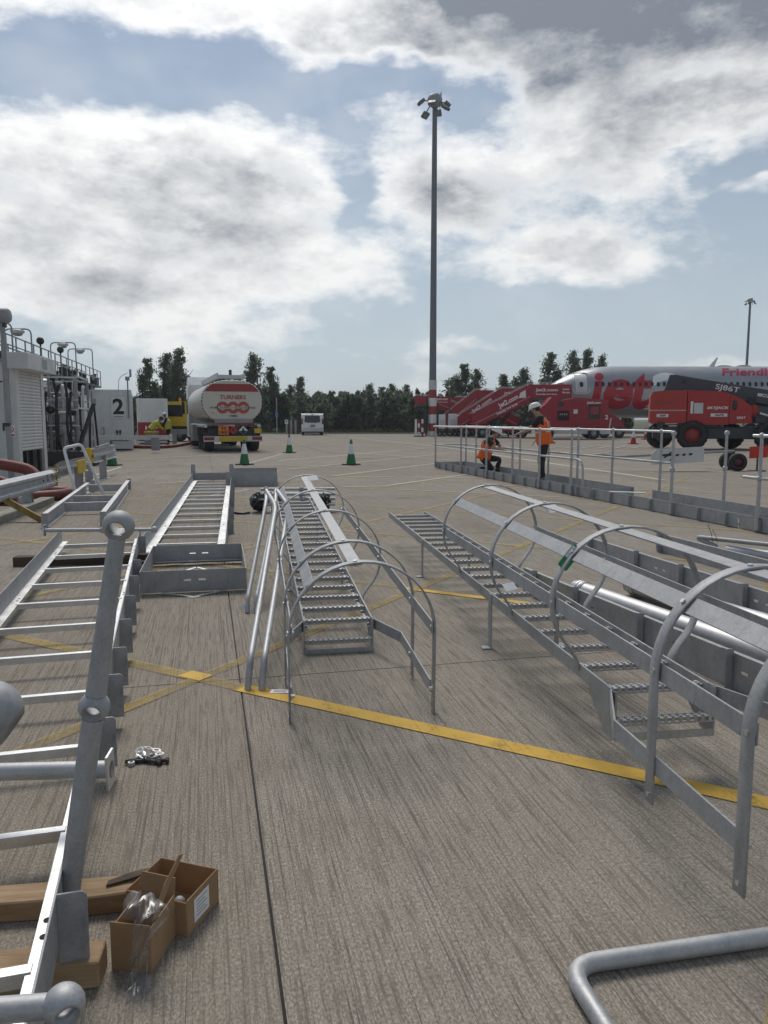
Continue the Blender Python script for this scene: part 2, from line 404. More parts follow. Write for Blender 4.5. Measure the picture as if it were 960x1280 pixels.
def copy_tree(o, parent=None):
    c = o.copy(); col.objects.link(c); c.parent = parent
    for ch in list(o.children): copy_tree(ch, c)
    return c
def fillet(pts, r, k=6):
    pts = [Vector(p) for p in pts]; out = [pts[0]]
    for i in range(1, len(pts) - 1):
        a, b, c = pts[i - 1], pts[i], pts[i + 1]
        d1 = (a - b).normalized(); d2 = (c - b).normalized()
        rr = min(r, (a - b).length * 0.49, (c - b).length * 0.49)
        p, q = b + d1 * rr, b + d2 * rr
        for j in range(k + 1):
            t = j / k; out.append(p * (1 - t) ** 2 + b * 2 * t * (1 - t) + q * t * t)
    out.append(pts[-1]); return out
def text_mesh(body, w=None, h=None, bold=0.0, shear=0.0, ext=0.0, spacing=1.0, cut=0.0):
    cu = bpy.data.curves.new('txt', 'FONT'); cu.body = body; cu.align_x = 'CENTER'; cu.align_y = 'CENTER'
    cu.offset = bold; cu.shear = shear; cu.extrude = ext; cu.space_character = spacing; cu.resolution_u = 3
    o = bpy.data.objects.new('txt', cu); col.objects.link(o)
    dg = bpy.context.evaluated_depsgraph_get(); dg.update()
    me = bpy.data.meshes.new_from_object(o.evaluated_get(dg))
    bpy.data.objects.remove(o); bpy.data.curves.remove(cu)
    xs = [v.co.x for v in me.vertices]; ys = [v.co.y for v in me.vertices]
    cx, cy = (min(xs) + max(xs)) / 2, (min(ys) + max(ys)) / 2
    W, Hh = max(xs) - min(xs), max(ys) - min(ys)
    sx = w / W if w else None; sy = h / Hh if h else None
    sx = sx or sy; sy = sy or sx
    for v in me.vertices: v.co = ((v.co.x - cx) * sx, (v.co.y - cy) * sy, v.co.z)
    if cut:
        bm = bmesh.new(); bm.from_mesh(me)
        y = -Hh * sy / 2 + cut
        while y < Hh * sy / 2:
            bmesh.ops.bisect_plane(bm, geom=bm.verts[:] + bm.edges[:] + bm.faces[:], plane_co=(0, y, 0), plane_no=(0, 1, 0)); y += cut
        bm.to_mesh(me); bm.free()
    return me
def lettering(name, body, m, parent, M, **kw):
    me = text_mesh(body, **kw); me.transform(M); me.materials.clear(); me.materials.append(m)
    o = bpy.data.objects.new(name, me); col.objects.link(o); o.parent = parent
    return o
def frame_m(o, ux, uy):
    ux, uy = Vector(ux).normalized(), Vector(uy).normalized(); n = ux.cross(uy)
    return Matrix(((ux.x, uy.x, n.x, o[0]), (ux.y, uy.y, n.y, o[1]), (ux.z, uy.z, n.z, o[2]), (0, 0, 0, 1)))
def rounded(w, h, r, k=3):
    pts = []
    for cx, cy, a0 in ((w / 2 - r, h / 2 - r, 0), (-w / 2 + r, h / 2 - r, 90), (-w / 2 + r, -h / 2 + r, 180), (w / 2 - r, -h / 2 + r, 270)):
        for j in range(k + 1):
            a = rad(a0 + 90 * j / k); pts.append((cx + r * math.cos(a), cy + r * math.sin(a)))
    return pts

# ================================================================ the setting
g = rad(GRID)
def grid(u, v): return (u * math.cos(g) - v * math.sin(g), u * math.sin(g) + v * math.cos(g))
mb = MB(); mb.add([(-1500, -200, -.06), (1500, -200, -.06), (1500, 2400, -.06), (-1500, 2400, -.06)], [(0, 1, 2, 3)])
def grass_mat():
    m, nt, b = nodes_of('rough_grass')
    f = mnoise(nt, 0.5, 7, 0.7, coord='World'); f2 = mnoise(nt, 9, 4, 0.7, coord='World')
    c = ramp(nt, f, [(0.3, (0.045, 0.060, 0.018)), (0.7, (0.130, 0.120, 0.050))])
    c = mixc(nt, ramp(nt, f2, [(0.4, (0, 0, 0)), (0.7, (0.5,) * 3)]), c, (0.03, 0.04, 0.012))
    nt.links.new(c, b.inputs['Base Color']); b.inputs['Roughness'].default_value = 0.95
    return m
GRASS = grass_mat()
tag(mb.build('ground', GRASS), 'rough grassland reaching to the horizon', kind='structure')
mb = MB(); mb.add([(-90, -30, -.012), (140, -30, -.012), (140, 79, -.012), (60, 79, -.012), (-90, 74, -.012)], [(0, 1, 2, 3, 4)])
apron = tag(mb.build('apron', APRON), 'grey concrete airport apron', kind='structure')
mb = MB(); p = [grid(-10, -2), grid(15, -2), grid(15, 33), grid(-10, 33)]
mb.add([(x - 0, y, -.008) for x, y in p], [(0, 1, 2, 3)])
mb.build('joint_sealant', SEAL_AND_SHADE, apron)
slab_proto = None
ux0, vy0 = .15, 4.25
for i in range(-2, 3):
    for j in range(-1, 6):
        u0, v0 = ux0 + i * 5.0, vy0 + j * 5.0
        if slab_proto is None:
            mb = MB(); S = 5.0 - 0.009
            mb.box((S / 2 + .0045, S / 2 + .0045, -.0035), (S, S, .007))
            o = mb.build('concrete_slab', SLAB, apron, 0.0)
            slab_proto = o
        else: o = put(slab_proto, apron)
        x, y = grid(u0, v0); o.location = (x, y, 0); o.rotation_euler = (0, 0, g)
# the verge beyond the apron: a low kerb and longer grass
mb = MB(); mb.beam((-90, 74.2, 0.0), (60, 79.2, 0.0), .25, .22)
tag(mb.build('kerb', simple('kerb_concrete', (.30, .28, .25), .85, 0, .2)), 'pale concrete kerb along the grass verge', kind='structure')
blade_v, blade_f = [], []
for k in range(9000):
    x = random.uniform(-60, 45); y = 74.5 + (x + 90) / 30 + random.uniform(0, 9) ; h = random.uniform(.15, .5)
    a = random.uniform(0, math.pi); dx, dy = .12 * math.cos(a), .12 * math.sin(a); n = len(blade_v)
    blade_v += [(x - dx, y - dy, -.06), (x + dx, y + dy, -.06), (x + random.uniform(-.15, .15), y, h)]; blade_f.append((n, n + 1, n + 2))
mb = MB(); mb.add(blade_v, blade_f)
tag(mb.build('verge_grass', GRASS), 'dry tufted grass on the verge below the trees', 'grass', kind='stuff')

# painted lines
def line(name, p0, p1, w, m, z=.004):
    p0, p1 = Vector((*p0, 0)), Vector((*p1, 0)); d = (p1 - p0).normalized(); s = Vector((-d.y, d.x, 0)) * w / 2
    mb = MB(); mb.add([p0 - s + Vector((0, 0, z)), p1 - s + Vector((0, 0, z)), p1 + s + Vector((0, 0, z)), p0 + s + Vector((0, 0, z))], [(0, 1, 2, 3)])
    return mb.build(name, m, apron)
yline = line('yellow_line', (-.79, 4.04), (4.2, 1.215), .105, YLINE)
line('yellow_line', (-7.0, 7.62), (-.77, 4.028), .10, YWORN, .005)
line('yellow_line', (-1.14, 4.26), (-1.0, 4.18), .11, YLINE, .007)
line('yellow_line', (.67, 1.2), (1.15, 1.98), .1, YWORN, .005)
du = Vector((.866, -.5)); dv = Vector((.5, .866))
O0 = Vector((-.79, 4.04))
for k in range(1, 8):
    o = O0 + dv * 2.62 * k
    if k == 1:
        line('yellow_line', tuple(o - du * .4), tuple(o + du * 1.35), .085, YLINE, .005)
        line('yellow_line', tuple(o + du * 1.35), tuple(o + du * 4.2), .085, YWORN, .005); line('yellow_line', tuple(o - du * 6), tuple(o - du * .4), .085, YWORN, .005)
    else: line('yellow_line', tuple(o - du * 9), tuple(o + du * 14), .085, YWORN, .005)
for k in range(-3, 6):
    o = Vector((-.859, 4.5)) + du * 2.62 * k
    line('yellow_line', tuple(o - dv * (1.5 if k < 1 else -3.2)), tuple(o + dv * 17), .085, YWORN, .006)
for (a, b, w) in (((-2.7, 61.3), (3.2, 39.1), .20), ((3.2, 39.1), (6.7, 18.4), .16), ((-2.8, 22.3), (2.7, 32.7), .11), ((-4.4, 30.6), (-.3, 29.3), .13), ((-1.3, 19.7), (1.8, 25.5), .10),
                  ((-.9, 16.5), (0, 16.7), .10), ((0, 16.7), (3.2, 21.9), .09), ((-3.6, 24.6), (-1.0, 23.4), .12), ((-1.0, 19.5), (2.4, 18.9), .08), ((-3.7, 27), (2.4, 39.1), .14), ((.3, 15.9), (3.3, 14.3), .07),
                  ((-5.2, 17.3), (-3.0, 19.5), .09), ((-11, 21.9), (-7.2, 23.8), .10), ((-7.3, 18.4), (-8, 23.4), .10), ((2, 16.3), (5.4, 18.4), .08), ((-3.6, 13.8), (-2.8, 15.9), .07), ((-1.8, 34.3), (2.3, 27.5), .12),
                  ((-9.4, 27.5), (-5.2, 33.5), .14), ((3.7, 44), (16.1, 48.6), .22), ((-4.5, 24), (-4.2, 36), .08), ((6, 22.8), (14, 19), .12), ((-20, 46), (-2, 43), .2)):
    line('pale_line', a, b, w, PALE, .005 + random.random() * .004)
# keep-clear hatching by the service vehicles
for i in range(6):
    x = 8.2 + i * .85; line('white_line', (x, 38.6), (x + 1.4, 41.4), .16, WLINE, .012)
line('white_line', (7.6, 38.5), (14.4, 38.5), .16, WLINE, .013); line('white_line', (9.0, 41.5), (15.6, 41.5), .16, WLINE, .014)

# ---------------------------------------------------------------- trees
def leaf_mat(name, lo, hi):
    m, nt, b = nodes_of(name)
    f = mnoise(nt, 0.9, 4, 0.6); g2 = mnoise(nt, 14, 2)
    c = ramp(nt, f, [(0.3, lo), (0.7, hi)]); c = mixc(nt, ramp(nt, g2, [(.4, (0, 0, 0)), (.65, (.45,) * 3)]), c, tuple(x * .7 for x in lo))
    nt.links.new(c, b.inputs['Base Color']); b.inputs['Roughness'].default_value = 0.6
    b.inputs['Specular IOR Level'].default_value = 0.3
    tr = nt.nodes.new('ShaderNodeBsdfTranslucent'); nt.links.new(c, tr.inputs[0])
    mx = nt.nodes.new('ShaderNodeMixShader'); mx.inputs[0].default_value = .58
    out = [n for n in nt.nodes if n.type == 'OUTPUT_MATERIAL'][0]
    nt.links.new(b.outputs[0], mx.inputs[1]); nt.links.new(tr.outputs[0], mx.inputs[2]); nt.links.new(mx.outputs[0], out.inputs[0])
    return m
LEAF_D = leaf_mat('dark_leaves', (.135, .165, .112), (.20, .235, .155))
LEAF_M = leaf_mat('mid_leaves', (.145, .178, .118), (.22, .255, .17))
BARK = simple('bark', (.07, .055, .042), .9, 0, .3, 8, .4)
def crown(kind, h, r, n, seed, q):
    """leaves scattered along many up-swept twigs"""
    rs = random.Random(seed); mb = MB(); twigs = []
    def leader(x, y, hh, rr, m, low):
        for k in range(m):
            t = low + (1 - low) * (k + rs.random()) / m; z = hh * t; a = rs.uniform(0, 6.283)
            f = (t - low) / (1 - low)
            L = rr * (.25 + .95 * (1 - f) ** .75) * (.6 + .4 * min(1, f * 5 + .3)) * rs.uniform(.55, 1.15); up = rs.uniform(.35, 1.1)
            p = Vector((x, y, z)); d = Vector((math.cos(a), math.sin(a), up)).normalized()
            twigs.append((p, p + d * L, rr * rs.uniform(.05, .13)))
        twigs.append((Vector((x, y, hh * .85)), Vector((x + rs.uniform(-.1, .1), y, hh)), rr * .06))
    if kind == 'tall':
        leader(0, 0, h, r * .95, 58, .12)
        for w in range(2): a = rs.uniform(0, 6.283); leader(.4 * r * math.cos(a), .4 * r * math.sin(a), h * rs.uniform(.62, .88), r * .62, 30, .15)
    else:
        for w in range(9):
            a = rs.uniform(0, 6.283); d = r * .78 * math.sqrt(rs.random()); leader(d * math.cos(a), d * math.sin(a), h * rs.uniform(.62, 1.05) * (1 - .25 * d / r), r * rs.uniform(.38, .55), 17, .03)
    vs, fs = [], []
    for k in range(n):
        p0, p1, sg = twigs[rs.randrange(len(twigs))]; u = rs.random() ** .7
        p = p0 + (p1 - p0) * u + Vector((rs.gauss(0, sg), rs.gauss(0, sg), rs.gauss(0, sg * .9)))
        if p.z < 0.05: continue
        s = q * rs.uniform(.55, 1.3)
        a = Vector((rs.gauss(0, 1), rs.gauss(0, 1), rs.gauss(0, 1))).normalized(); b = a.cross(Vector((rs.gauss(0, 1), rs.gauss(0, 1), rs.gauss(0, 1)))).normalized()
        i = len(vs); vs += [p - a * s, p + b * s * .6, p + a * s, p - b * s * .6]; fs.append((i, i + 1, i + 2, i + 3))
    mb.add(vs, fs); return mb
def trunk(h, r, lean, seed, limbs=7):
    rs = random.Random(seed); mb = MB()
    pts = [(lean * t * t * h + .04 * h * math.sin(3 * t + seed), .03 * h * math.sin(2.3 * t), h * .9 * t) for t in [i / 7 for i in range(8)]]
    mb.tube(pts, r, 7, True, [r * (1.15 - .95 * i / 7) for i in range(8)])
    for k in range(limbs):
        t = rs.uniform(.25, .8); a = rs.uniform(0, 6.283); p = Vector(pts[int(t * 7)]); L = h * rs.uniform(.12, .22)
        q = p + Vector((math.cos(a) * L * .8, math.sin(a) * L * .8, L * .8)); mb.tube([p, (p + q) / 2 + Vector((0, 0, -.05 * L)), q], r * .3, 5, True, [r * .42, r * .3, r * .1])
    return mb
crowns = {}
for kind, n_var in (('tall', 4), ('bush', 4)):
    crowns[kind] = []
    for i in range(n_var):
        if kind == 'tall': c = crown('tall', 8.3, 2.2, 7200, 40 + i, .135); t = trunk(8.0, .15, .02 * (i - 1), 60 + i)
        else: c = crown('bush', 4.5, 3.0, 8200, 80 + i, .17); t = trunk(4.2, .15, .03 * (i - 1), 90 + i, 9)
        cm = c.mesh('crown'); cm.materials.append(LEAF_M if (kind == 'tall' and i % 2) else LEAF_D)
        tm = t.mesh('trunk'); tm.materials.append(BARK); crowns[kind].append((cm, tm))
def tree(name, kind, var, x, y, h, w, label, group):
    cm, tm = crowns[kind][var % 4]
    base_h, base_w = (8.6, 1.9) if kind == 'tall' else (4.6, 3.2)
    t = thing(name, label, 'tree', (x, y, -.06), random.uniform(0, 6.28), group)
    for nm, me in (('trunk', tm), ('crown', cm)):
        o = bpy.data.objects.new(nm, me); col.objects.link(o); o.parent = t
        o.scale = (w / base_w, w / base_w, h / base_h)
    return t
def at(px, Y): return (px - 480) / 961 * Y * 1.0
TALLS = []
# (picture column, distance, height, half width)
for i, (px, Y, h, w, lab) in enumerate((
        (188, 84, 8.1, 1.7, 'behind the white and red container'), (212, 88, 8.8, 1.8, 'behind the yellow lorry'), (228, 86, 9.2, 1.6, 'behind the yellow lorry'),
        (320, 90, 8.9, 1.9, 'behind the fuel tanker'), (341, 93, 7.8, 1.6, 'behind the fuel tanker'),
        (365, 104, 6.0, 1.4, 'beside the white minibus'), (377, 104, 7.1, 1.4, 'beside the white minibus'),
        (462, 110, 6.4, 1.7, 'in the gap between minibus and tall mast'), (478, 112, 6.2, 1.5, 'in the gap between minibus and tall mast'), (490, 110, 6.4, 1.6, 'in the gap between minibus and tall mast'), (508, 108, 6.2, 1.5, 'in the gap between minibus and tall mast'),
        (565, 96, 6.6, 2.2, 'behind the boarding stairs'), (578, 94, 8.2, 2.0, 'behind the boarding stairs'), (595, 97, 7.6, 1.7, 'behind the boarding stairs'),
        (628, 97, 7.0, 1.7, 'behind the boarding stairs'), (652, 98, 7.8, 2.0, 'behind the boarding stairs'),
        (685, 98, 9.9, 2.3, 'behind the nose of the airliner'), (712, 100, 10.1, 1.9, 'behind the nose of the airliner'), (730, 100, 10.3, 1.7, 'behind the nose of the airliner'), (748, 100, 9.6, 1.6, 'behind the nose of the airliner'))):
    tree('birch_tree', 'tall', i, at(px, Y), Y, h, w, 'tall slender leafy tree rising ' + lab, 'tall trees ' + lab)
for i in range(34):
    px = 150 + i * 18.5 + random.uniform(-5, 5); Y = 84 + random.uniform(0, 10) + (px - 150) / 90
    h = random.uniform(3.9, 5.3) * (1.1 if 330 < px < 560 else 1.0)
    where = 'behind the fuel tanker and minibus' if px < 430 else ('beside the tall lamp mast' if px < 570 else 'behind the boarding stairs')
    tree('hedge_tree', 'bush', i, at(px, Y), Y, h, random.uniform(2.4, 3.4), 'low dense dark tree in the belt ' + where, 'tree belt ' + where)
for i in range(22):
    px = 160 + i * 27 + random.uniform(-8, 8); Y = 102 + random.uniform(0, 9)
    where = 'behind the fuel tanker and minibus' if px < 430 else ('beside the tall lamp mast' if px < 570 else 'behind the boarding stairs')
    tree('hedge_tree', 'bush', i + 1, at(px, Y), Y, random.uniform(4.8, 6.0), random.uniform(3.2, 4.0), 'low dense dark tree in the belt ' + where, 'tree belt ' + where)

# ================================================================ steelwork in the foreground
# ---- caged ladders: local y runs along the ladder away from its foot, x across, z up
def hoop_path(half, z0, zs, za, n=22):
    """legs from z0 up to the spring line zs, then an arch to za"""
    pts = [(-half, z0)]
    for i in range(n + 1):
        a = math.pi - math.pi * i / n
        pts.append((half * math.cos(a), zs + (za - zs) * math.sin(a)))
    pts.append((half, z0)); return pts
def round_hoop(w, zt, zc, r, za, n=26):
    """nearly closed hoop that tucks back in to the stringers"""
    pts = [(-w, zt - .03), (-w - .004, zt + .01)]
    a0 = math.pi + .72
    for i in range(n + 1):
        a = a0 - (2 * .72 + math.pi) * i / n
        x, z = r * math.cos(a), zc + (za - zc if math.sin(a) > 0 else (zc - zt) * 1.15) * math.sin(a)
        pts.append((x, max(z, zt + .015)))
    pts += [(w + .004, zt + .01), (w, zt - .03)]
    return pts
def flat_strip(mb, path, y, wy, t):
    """flat bar bent along PATH (x, z) with its width along y"""
    n = len(path); vs = []; fs = []
    for i, (x, z) in enumerate(path):
        x0, z0 = path[max(i - 1, 0)]; x1, z1 = path[min(i + 1, n - 1)]
        dx, dz = x1 - x0, z1 - z0; L = math.hypot(dx, dz) or 1; nx, nz = -dz / L * t / 2, dx / L * t / 2
        for sx, sy in ((-1, -1), (1, -1), (1, 1), (-1, 1)): vs.append((x + sx * nx, y + sy * wy / 2, z + sx * nz))
    for i in range(n - 1):
        for k in range(4):
            k2 = (k + 1) % 4; fs.append((i * 4 + k, i * 4 + k2, (i + 1) * 4 + k2, (i + 1) * 4 + k))
    fs += [(3, 2, 1, 0), tuple((n - 1) * 4 + k for k in range(4))]
    mb.add(vs, fs, True)
def make_rung(w):
    mb = MB(); n = 13
    mb.box((0, 0, 0), (w, .036, .004))
    mb.box((0, -.017, -.021), (w, .003, .006)); mb.box((0, .017, -.013), (w, .003, .024))
    for i in range(n): mb.box(((i - (n - 1) / 2) * w / n, -.017, -.010), (w / n * .42, .003, .017))
    for i in range(n):
        for sy in (-1, 1): mb.box(((i - (n - 1) / 2) * w / n, sy * .009, .005), (w / n * .42, .010, .006))
    return mb
def caged_ladder(label, loc, rz, pitch, zt, length, hoops, n_rungs, leg_ys, tags):
    t = thing('caged_ladder', label, 'ladder', loc, 0, 'caged ladders lying on the apron', (pitch, 0, rz))
    w = .215; sp = length / n_rungs
    for s in (-1, 1):
        mb = MB(); mb.box((s * w, length / 2, zt - .032), (.010, length, .064)); mb.box((s * (w - .012), length / 2, zt - .060), (.024, length - .01, .006))
        mb.build('stringer', GALV_DULL, t, .0012)
    rm = None
    for i in range(n_rungs):
        y = .06 + i * sp; z = zt - .02
        if rm is None: rm = make_rung(2 * w - .012).build('rung', GALV, t); rm.location = (0, y, z)
        else: put(rm, t, (0, y, z))
    # foot of the ladder: side plates turned down with a slotted bar and one lower rung
    for s in (-1, 1):
        mb = MB(); prof = [(0, .002), (.26, -.066), (.26, -.085), (.10, -.20), (.03, -.215), (0, -.20)]
        mb.prism(prof, (s * w - .004, -.045, zt - .002), (0, 1, 0), (0, 0, 1), (.008, 0, 0)); mb.build('end_plate', GALV_DULL, t, .0012)
    put(rm, t, (0, -.035, zt - .12))
    mb = MB(); mb.box((0, -.02, zt - .205), (2 * w, .060, .006)); mb.box((0, -.048, zt - .190), (2 * w, .005, .030)); mb.build('foot_bar', GALV, t, .001)
    for s in (-1, 1):
        mb = MB(); mb.box((s * w * .5, -.02, zt - .2015), (.12, .014, .002)); mb.build('slot', DARK, t)
    # widened step-through section
    H2 = .345
    for s in (-1, 1):
        mb = MB(); yb = -.31
        path = [(s * w, .0), (s * (w + .012), -.02), (s * H2, yb), (s * H2, hoops[0] + .03)]
        for a, b in zip(path, path[1:]): mb.beam((a[0], a[1], zt - .035), (b[0], b[1], zt - .035), .008, .066)
        mb.build('side_plate', GALV_DULL, t, .001)
    for i, y in enumerate(hoops):
        mb = MB()
        if i < 2:
            flat_strip(mb, hoop_path(H2 + .008, zt - .17, zt + .27, zt + .615), y, .050, .009)
        else: flat_strip(mb, round_hoop(w + .008, zt, zt + .28, .350, zt + .615), y, .050, .008)
        o = mb.build('hoop', GALV_DULL, t, .0012)
        for ang in (180, 138, 96, 0):
            a = rad(ang); rr = .340 if i > 1 else H2 - .002; c = Vector((rr * math.cos(a), y, zt + .28 + (.607 - .28) * math.sin(a))); nv = Vector((math.cos(a), 0, math.sin(a)))
            q = Vector((0, 0, 1)).rotation_difference(nv).to_matrix().to_4x4(); m3 = MB(); m3.lathe([(0, -.012), (.010, -.012), (.010, .018), (0, .018)], 6, Matrix.Translation(c) @ q, smooth=False); m3.build('bolt', GALV_BRIGHT, o)
        if i < 2:
            for s in (-1, 1):
                mb = MB(); M = Matrix.Translation((s * (H2 - .002), y, zt - .035)) @ Matrix.Rotation(rad(90), 4, 'Y'); mb.lathe([(0, -.012), (.011, -.012), (.011, .014), (0, .014)], 6, M, smooth=False); mb.build('bolt', GALV_BRIGHT, o)
                mb = MB(); M = Matrix.Translation((s * (H2 + .008), y, zt - .14)) @ Matrix.Rotation(rad(90), 4, 'Y'); mb.lathe([(0, -.008), (.008, -.008), (.008, .008), (0, .008)], 6, M, smooth=False); mb.build('bolt', GALV_BRIGHT, o)
    y0, y1 = hoops[0] - .02, hoops[-1] + .02
    for ang in (180, 138, 96, 0):
        a = rad(ang); mb = MB(); x, z = .340 * math.cos(a), zt + .28 + (.605 - .28) * math.sin(a)
        nrm = Vector((math.cos(a), 0, math.sin(a))); tan = Vector((-math.sin(a), 0, math.cos(a)))
        wd = .062; vs = []
        for y in (y0, y1):
            for p, q in ((-1, -1), (1, -1), (1, 1), (-1, 1)): vs.append(Vector((x, y, z)) + nrm * p * .0035 + tan * q * wd / 2)
        mb.add(vs, [(0, 1, 2, 3), (7, 6, 5, 4), (0, 4, 5, 1), (1, 5, 6, 2), (2, 6, 7, 3), (3, 7, 4, 0)]); mb.build('cage_strap', GALV_DULL, t, .001)
    for y in leg_ys:
        for s in (-1, 1):
            zb = -y * math.tan(pitch); mb = MB(); mb.box((s * (w + .006), y, (zt - .005 + zb) / 2), (.010, .060, zt - .005 - zb)); mb.box((s * (w + .03), y, zb + .006), (.055, .060, .008))
            mb.build('standoff_leg', GALV_DULL, t, .001)
    for (px, py, pz, kind) in tags:
        mb = MB()
        if kind == 'paper':
            mb.prism([(-.055, -.032), (.055, -.036), (.058, .03), (-.05, .036)], (px, py, pz), (.85, .5, .05), (-.3, .75, .55), (-.0005, -.0006, .001))
            mb.build('paper_tag', WHITECLEAN, t)
        else:
            ux_, uy_ = Vector((.62, -.10, -.60)), Vector((.62, .05, .72)); nn = ux_.cross(uy_).normalized(); nn = nn if nn.y < 0 else -nn
            mb.prism(rounded(.060, .125, .012), (px, py - .03, pz), ux_, uy_, nn * .005); o = mb.build('green_tag', GREENTAG, t)
            mb = MB(); mb.prism([(-.027, -.01), (.0, -.012), (.0, .055), (-.027, .052)], Vector((px, py - .03, pz)) + nn * .0055, ux_, uy_, nn * .001); mb.build('tag_print', WHITECLEAN, o)
    return t
GREENTAG = simple('green_tag', (.02, .26, .10), .5)
caged_ladder('caged galvanised ladder lying flat with bent handrail tubes leaning against its hoops', (-.29, 4.72, 0), rad(9.5), rad(2.0), .205, 5.6, (-1.12, -.60, .50, 1.60, 2.75), 20, (1.75, 4.4),
             [(.02, 2.35, .835, 'paper')])
caged_ladder('caged galvanised ladder on stand-off legs with a green tag on its hoop', (1.142, 3.06, 0), rad(8.2), 0, .36, 6.1, (-1.10, -.60, .34, 1.32, 2.55), 21, (1.75, 4.0),
             [(-.27, .38, .84, 'green'), (.03, 1.38, .935, 'paper'), (-.05, 1.9, .362, 'paper')])

# ---- bent handrail tubes leaning against the first ladder
def bent_tube(label, pts, r, group):
    mb = MB(); P = fillet(pts, .16, 6); mb.tube(P, r, 14, False)
    inner = MB(); o = mb.build('handrail_tube', GALV)
    tag(o, label, 'handrail', group)
    a, b = Vector(P[0]), Vector(P[1]); d = (b - a).normalized()
    inner.tube([a + d * .004, a + d * .05], r * .86, 12, True); inner.build('bore_shade_plug', SEAL_AND_SHADE, o)  # near-black plug paints the shade inside the open tube end
    return o
for (x, dx) in ((-.735, 0), (-.66, .055)):
    bent_tube('bent galvanised handrail tube whose open end stands on the yellow line', [(x, 4.00, .0), (x + .01, 4.05, .16), (x - .155 + dx * .5, 6.30, .74), (x - .30 + dx * .4, 6.75, .82)], .0180, 'bent tubes leaning on the caged ladder, longer reach')
for (x, dx) in ((-1.03, 0), (-.965, .02)):
    bent_tube('bent galvanised handrail tube with its foot behind the slab joint', [(x + .0, 5.66, .0), (x - .002, 5.70, .10), (x - .01 + dx, 6.75, .72), (x - .05 + dx, 7.05, .80)], .0180, 'bent tubes leaning on the caged ladder, shorter reach')
def paper(label, x, y, z, s, rz):
    mb = MB(); mb.prism([(-s, -s * .45), (s, -s * .4), (s * .97, s * .45), (-s, s * .42)], (0, 0, 0), (1, 0, .02), (0, 1, .05), (0, 0, .0012)); o = mb.build('paper_label', WHITECLEAN, None, 0, (x, y, z), rz)
    tag(o, label, 'label')
    for k in (-.2, .1): 
        m2 = MB(); m2.box((0, k * s, .0035 + k * s * .05), (s * 1.3, s * .08, .0004)); m2.build('print_line', BLACK, o)
paper('white paper label lying by the tube ends on the yellow line', -.555, 3.96, .007, .052, rad(-6))
def wing(label, x, y, z):
    mb = MB(); mb.prism(rounded(.06, .035, .008), (x, y, z), (1, .2, .1), (0, .5, .8), (0, .004, -.003)); tag(mb.build('metal_clip', GALV_BRIGHT), label, 'clip')
wing('small bright metal clip lying beside the shorter handrail tubes', -1.075, 5.72, .03)

# ---- ball-jointed stanchion (two bored balls on a tapered post); local z up the post
def bored_ball(c, axis, r=.040, rh=.021, n=22):
    mb = MB(); t0 = math.acos(rh / r); prof = [(r * math.cos(t0 * (1 - 2 * i / 12)), r * math.sin(t0 * (1 - 2 * i / 12))) for i in range(13)]
    q = Vector((0, 0, 1)).rotation_difference(Vector(axis)).to_matrix().to_4x4()
    mb.lathe(prof, n, Matrix.Translation(c) @ q, closed=True); return mb
def stanchion(name, label, M, axis, group=None, h=1.06, r0=.027, r1=.021, mat=None, ball=.041, plate=True, parent=None, bz=None):
    mat = mat or GALV; n = 18
    if parent is None: t = thing(name, label, 'stanchion', (0, 0, 0), 0, group)
    else: t = bpy.data.objects.new(name, None); col.objects.link(t); t.parent = parent
    t.matrix_local = M if parent is not None else t.matrix_local
    if parent is None: t.matrix_world = M
    zb = bz or (h * .55, h)
    mb = MB(); rr = [r0, r0 * .98, r0 * .8 + r1 * .2, r1]; zs = [0, zb[0] - ball * .8, zb[0] + ball * .8, zb[1] - ball * .55]
    mb.tube([(0, 0, zs[0]), (0, 0, zs[1])], r0, n, True, [rr[0], rr[1]]); mb.tube([(0, 0, zs[2]), (0, 0, zs[3])], r0, n, True, [rr[2], rr[3]])
    mb.build('post', mat, t)
    for z in zb:
        b = bored_ball((0, 0, z), axis, ball, ball * .56).build('ball_joint', mat, t)
    if plate:
        mb = MB(); mb.box((0, 0, .005), (.12, .075, .010)); mb.build('base_plate', GALV_BRIGHT, t, .002)
        for s in (-1, 1):
            mb = MB(); mb.lathe([(0, .01), (.010, .01), (.010, .018), (0, .018)], 6, Matrix.Translation((s * .043, 0, 0)), smooth=False); mb.build('bolt', DARK, t)
    return t
def pole_matrix(p0, p1, roll=0.0):
    p0, p1 = Vector(p0), Vector(p1); q = Vector((0, 0, 1)).rotation_difference((p1 - p0).normalized())
    return Matrix.Translation(p0) @ q.to_matrix().to_4x4() @ Matrix.Rotation(roll, 4, 'Z')

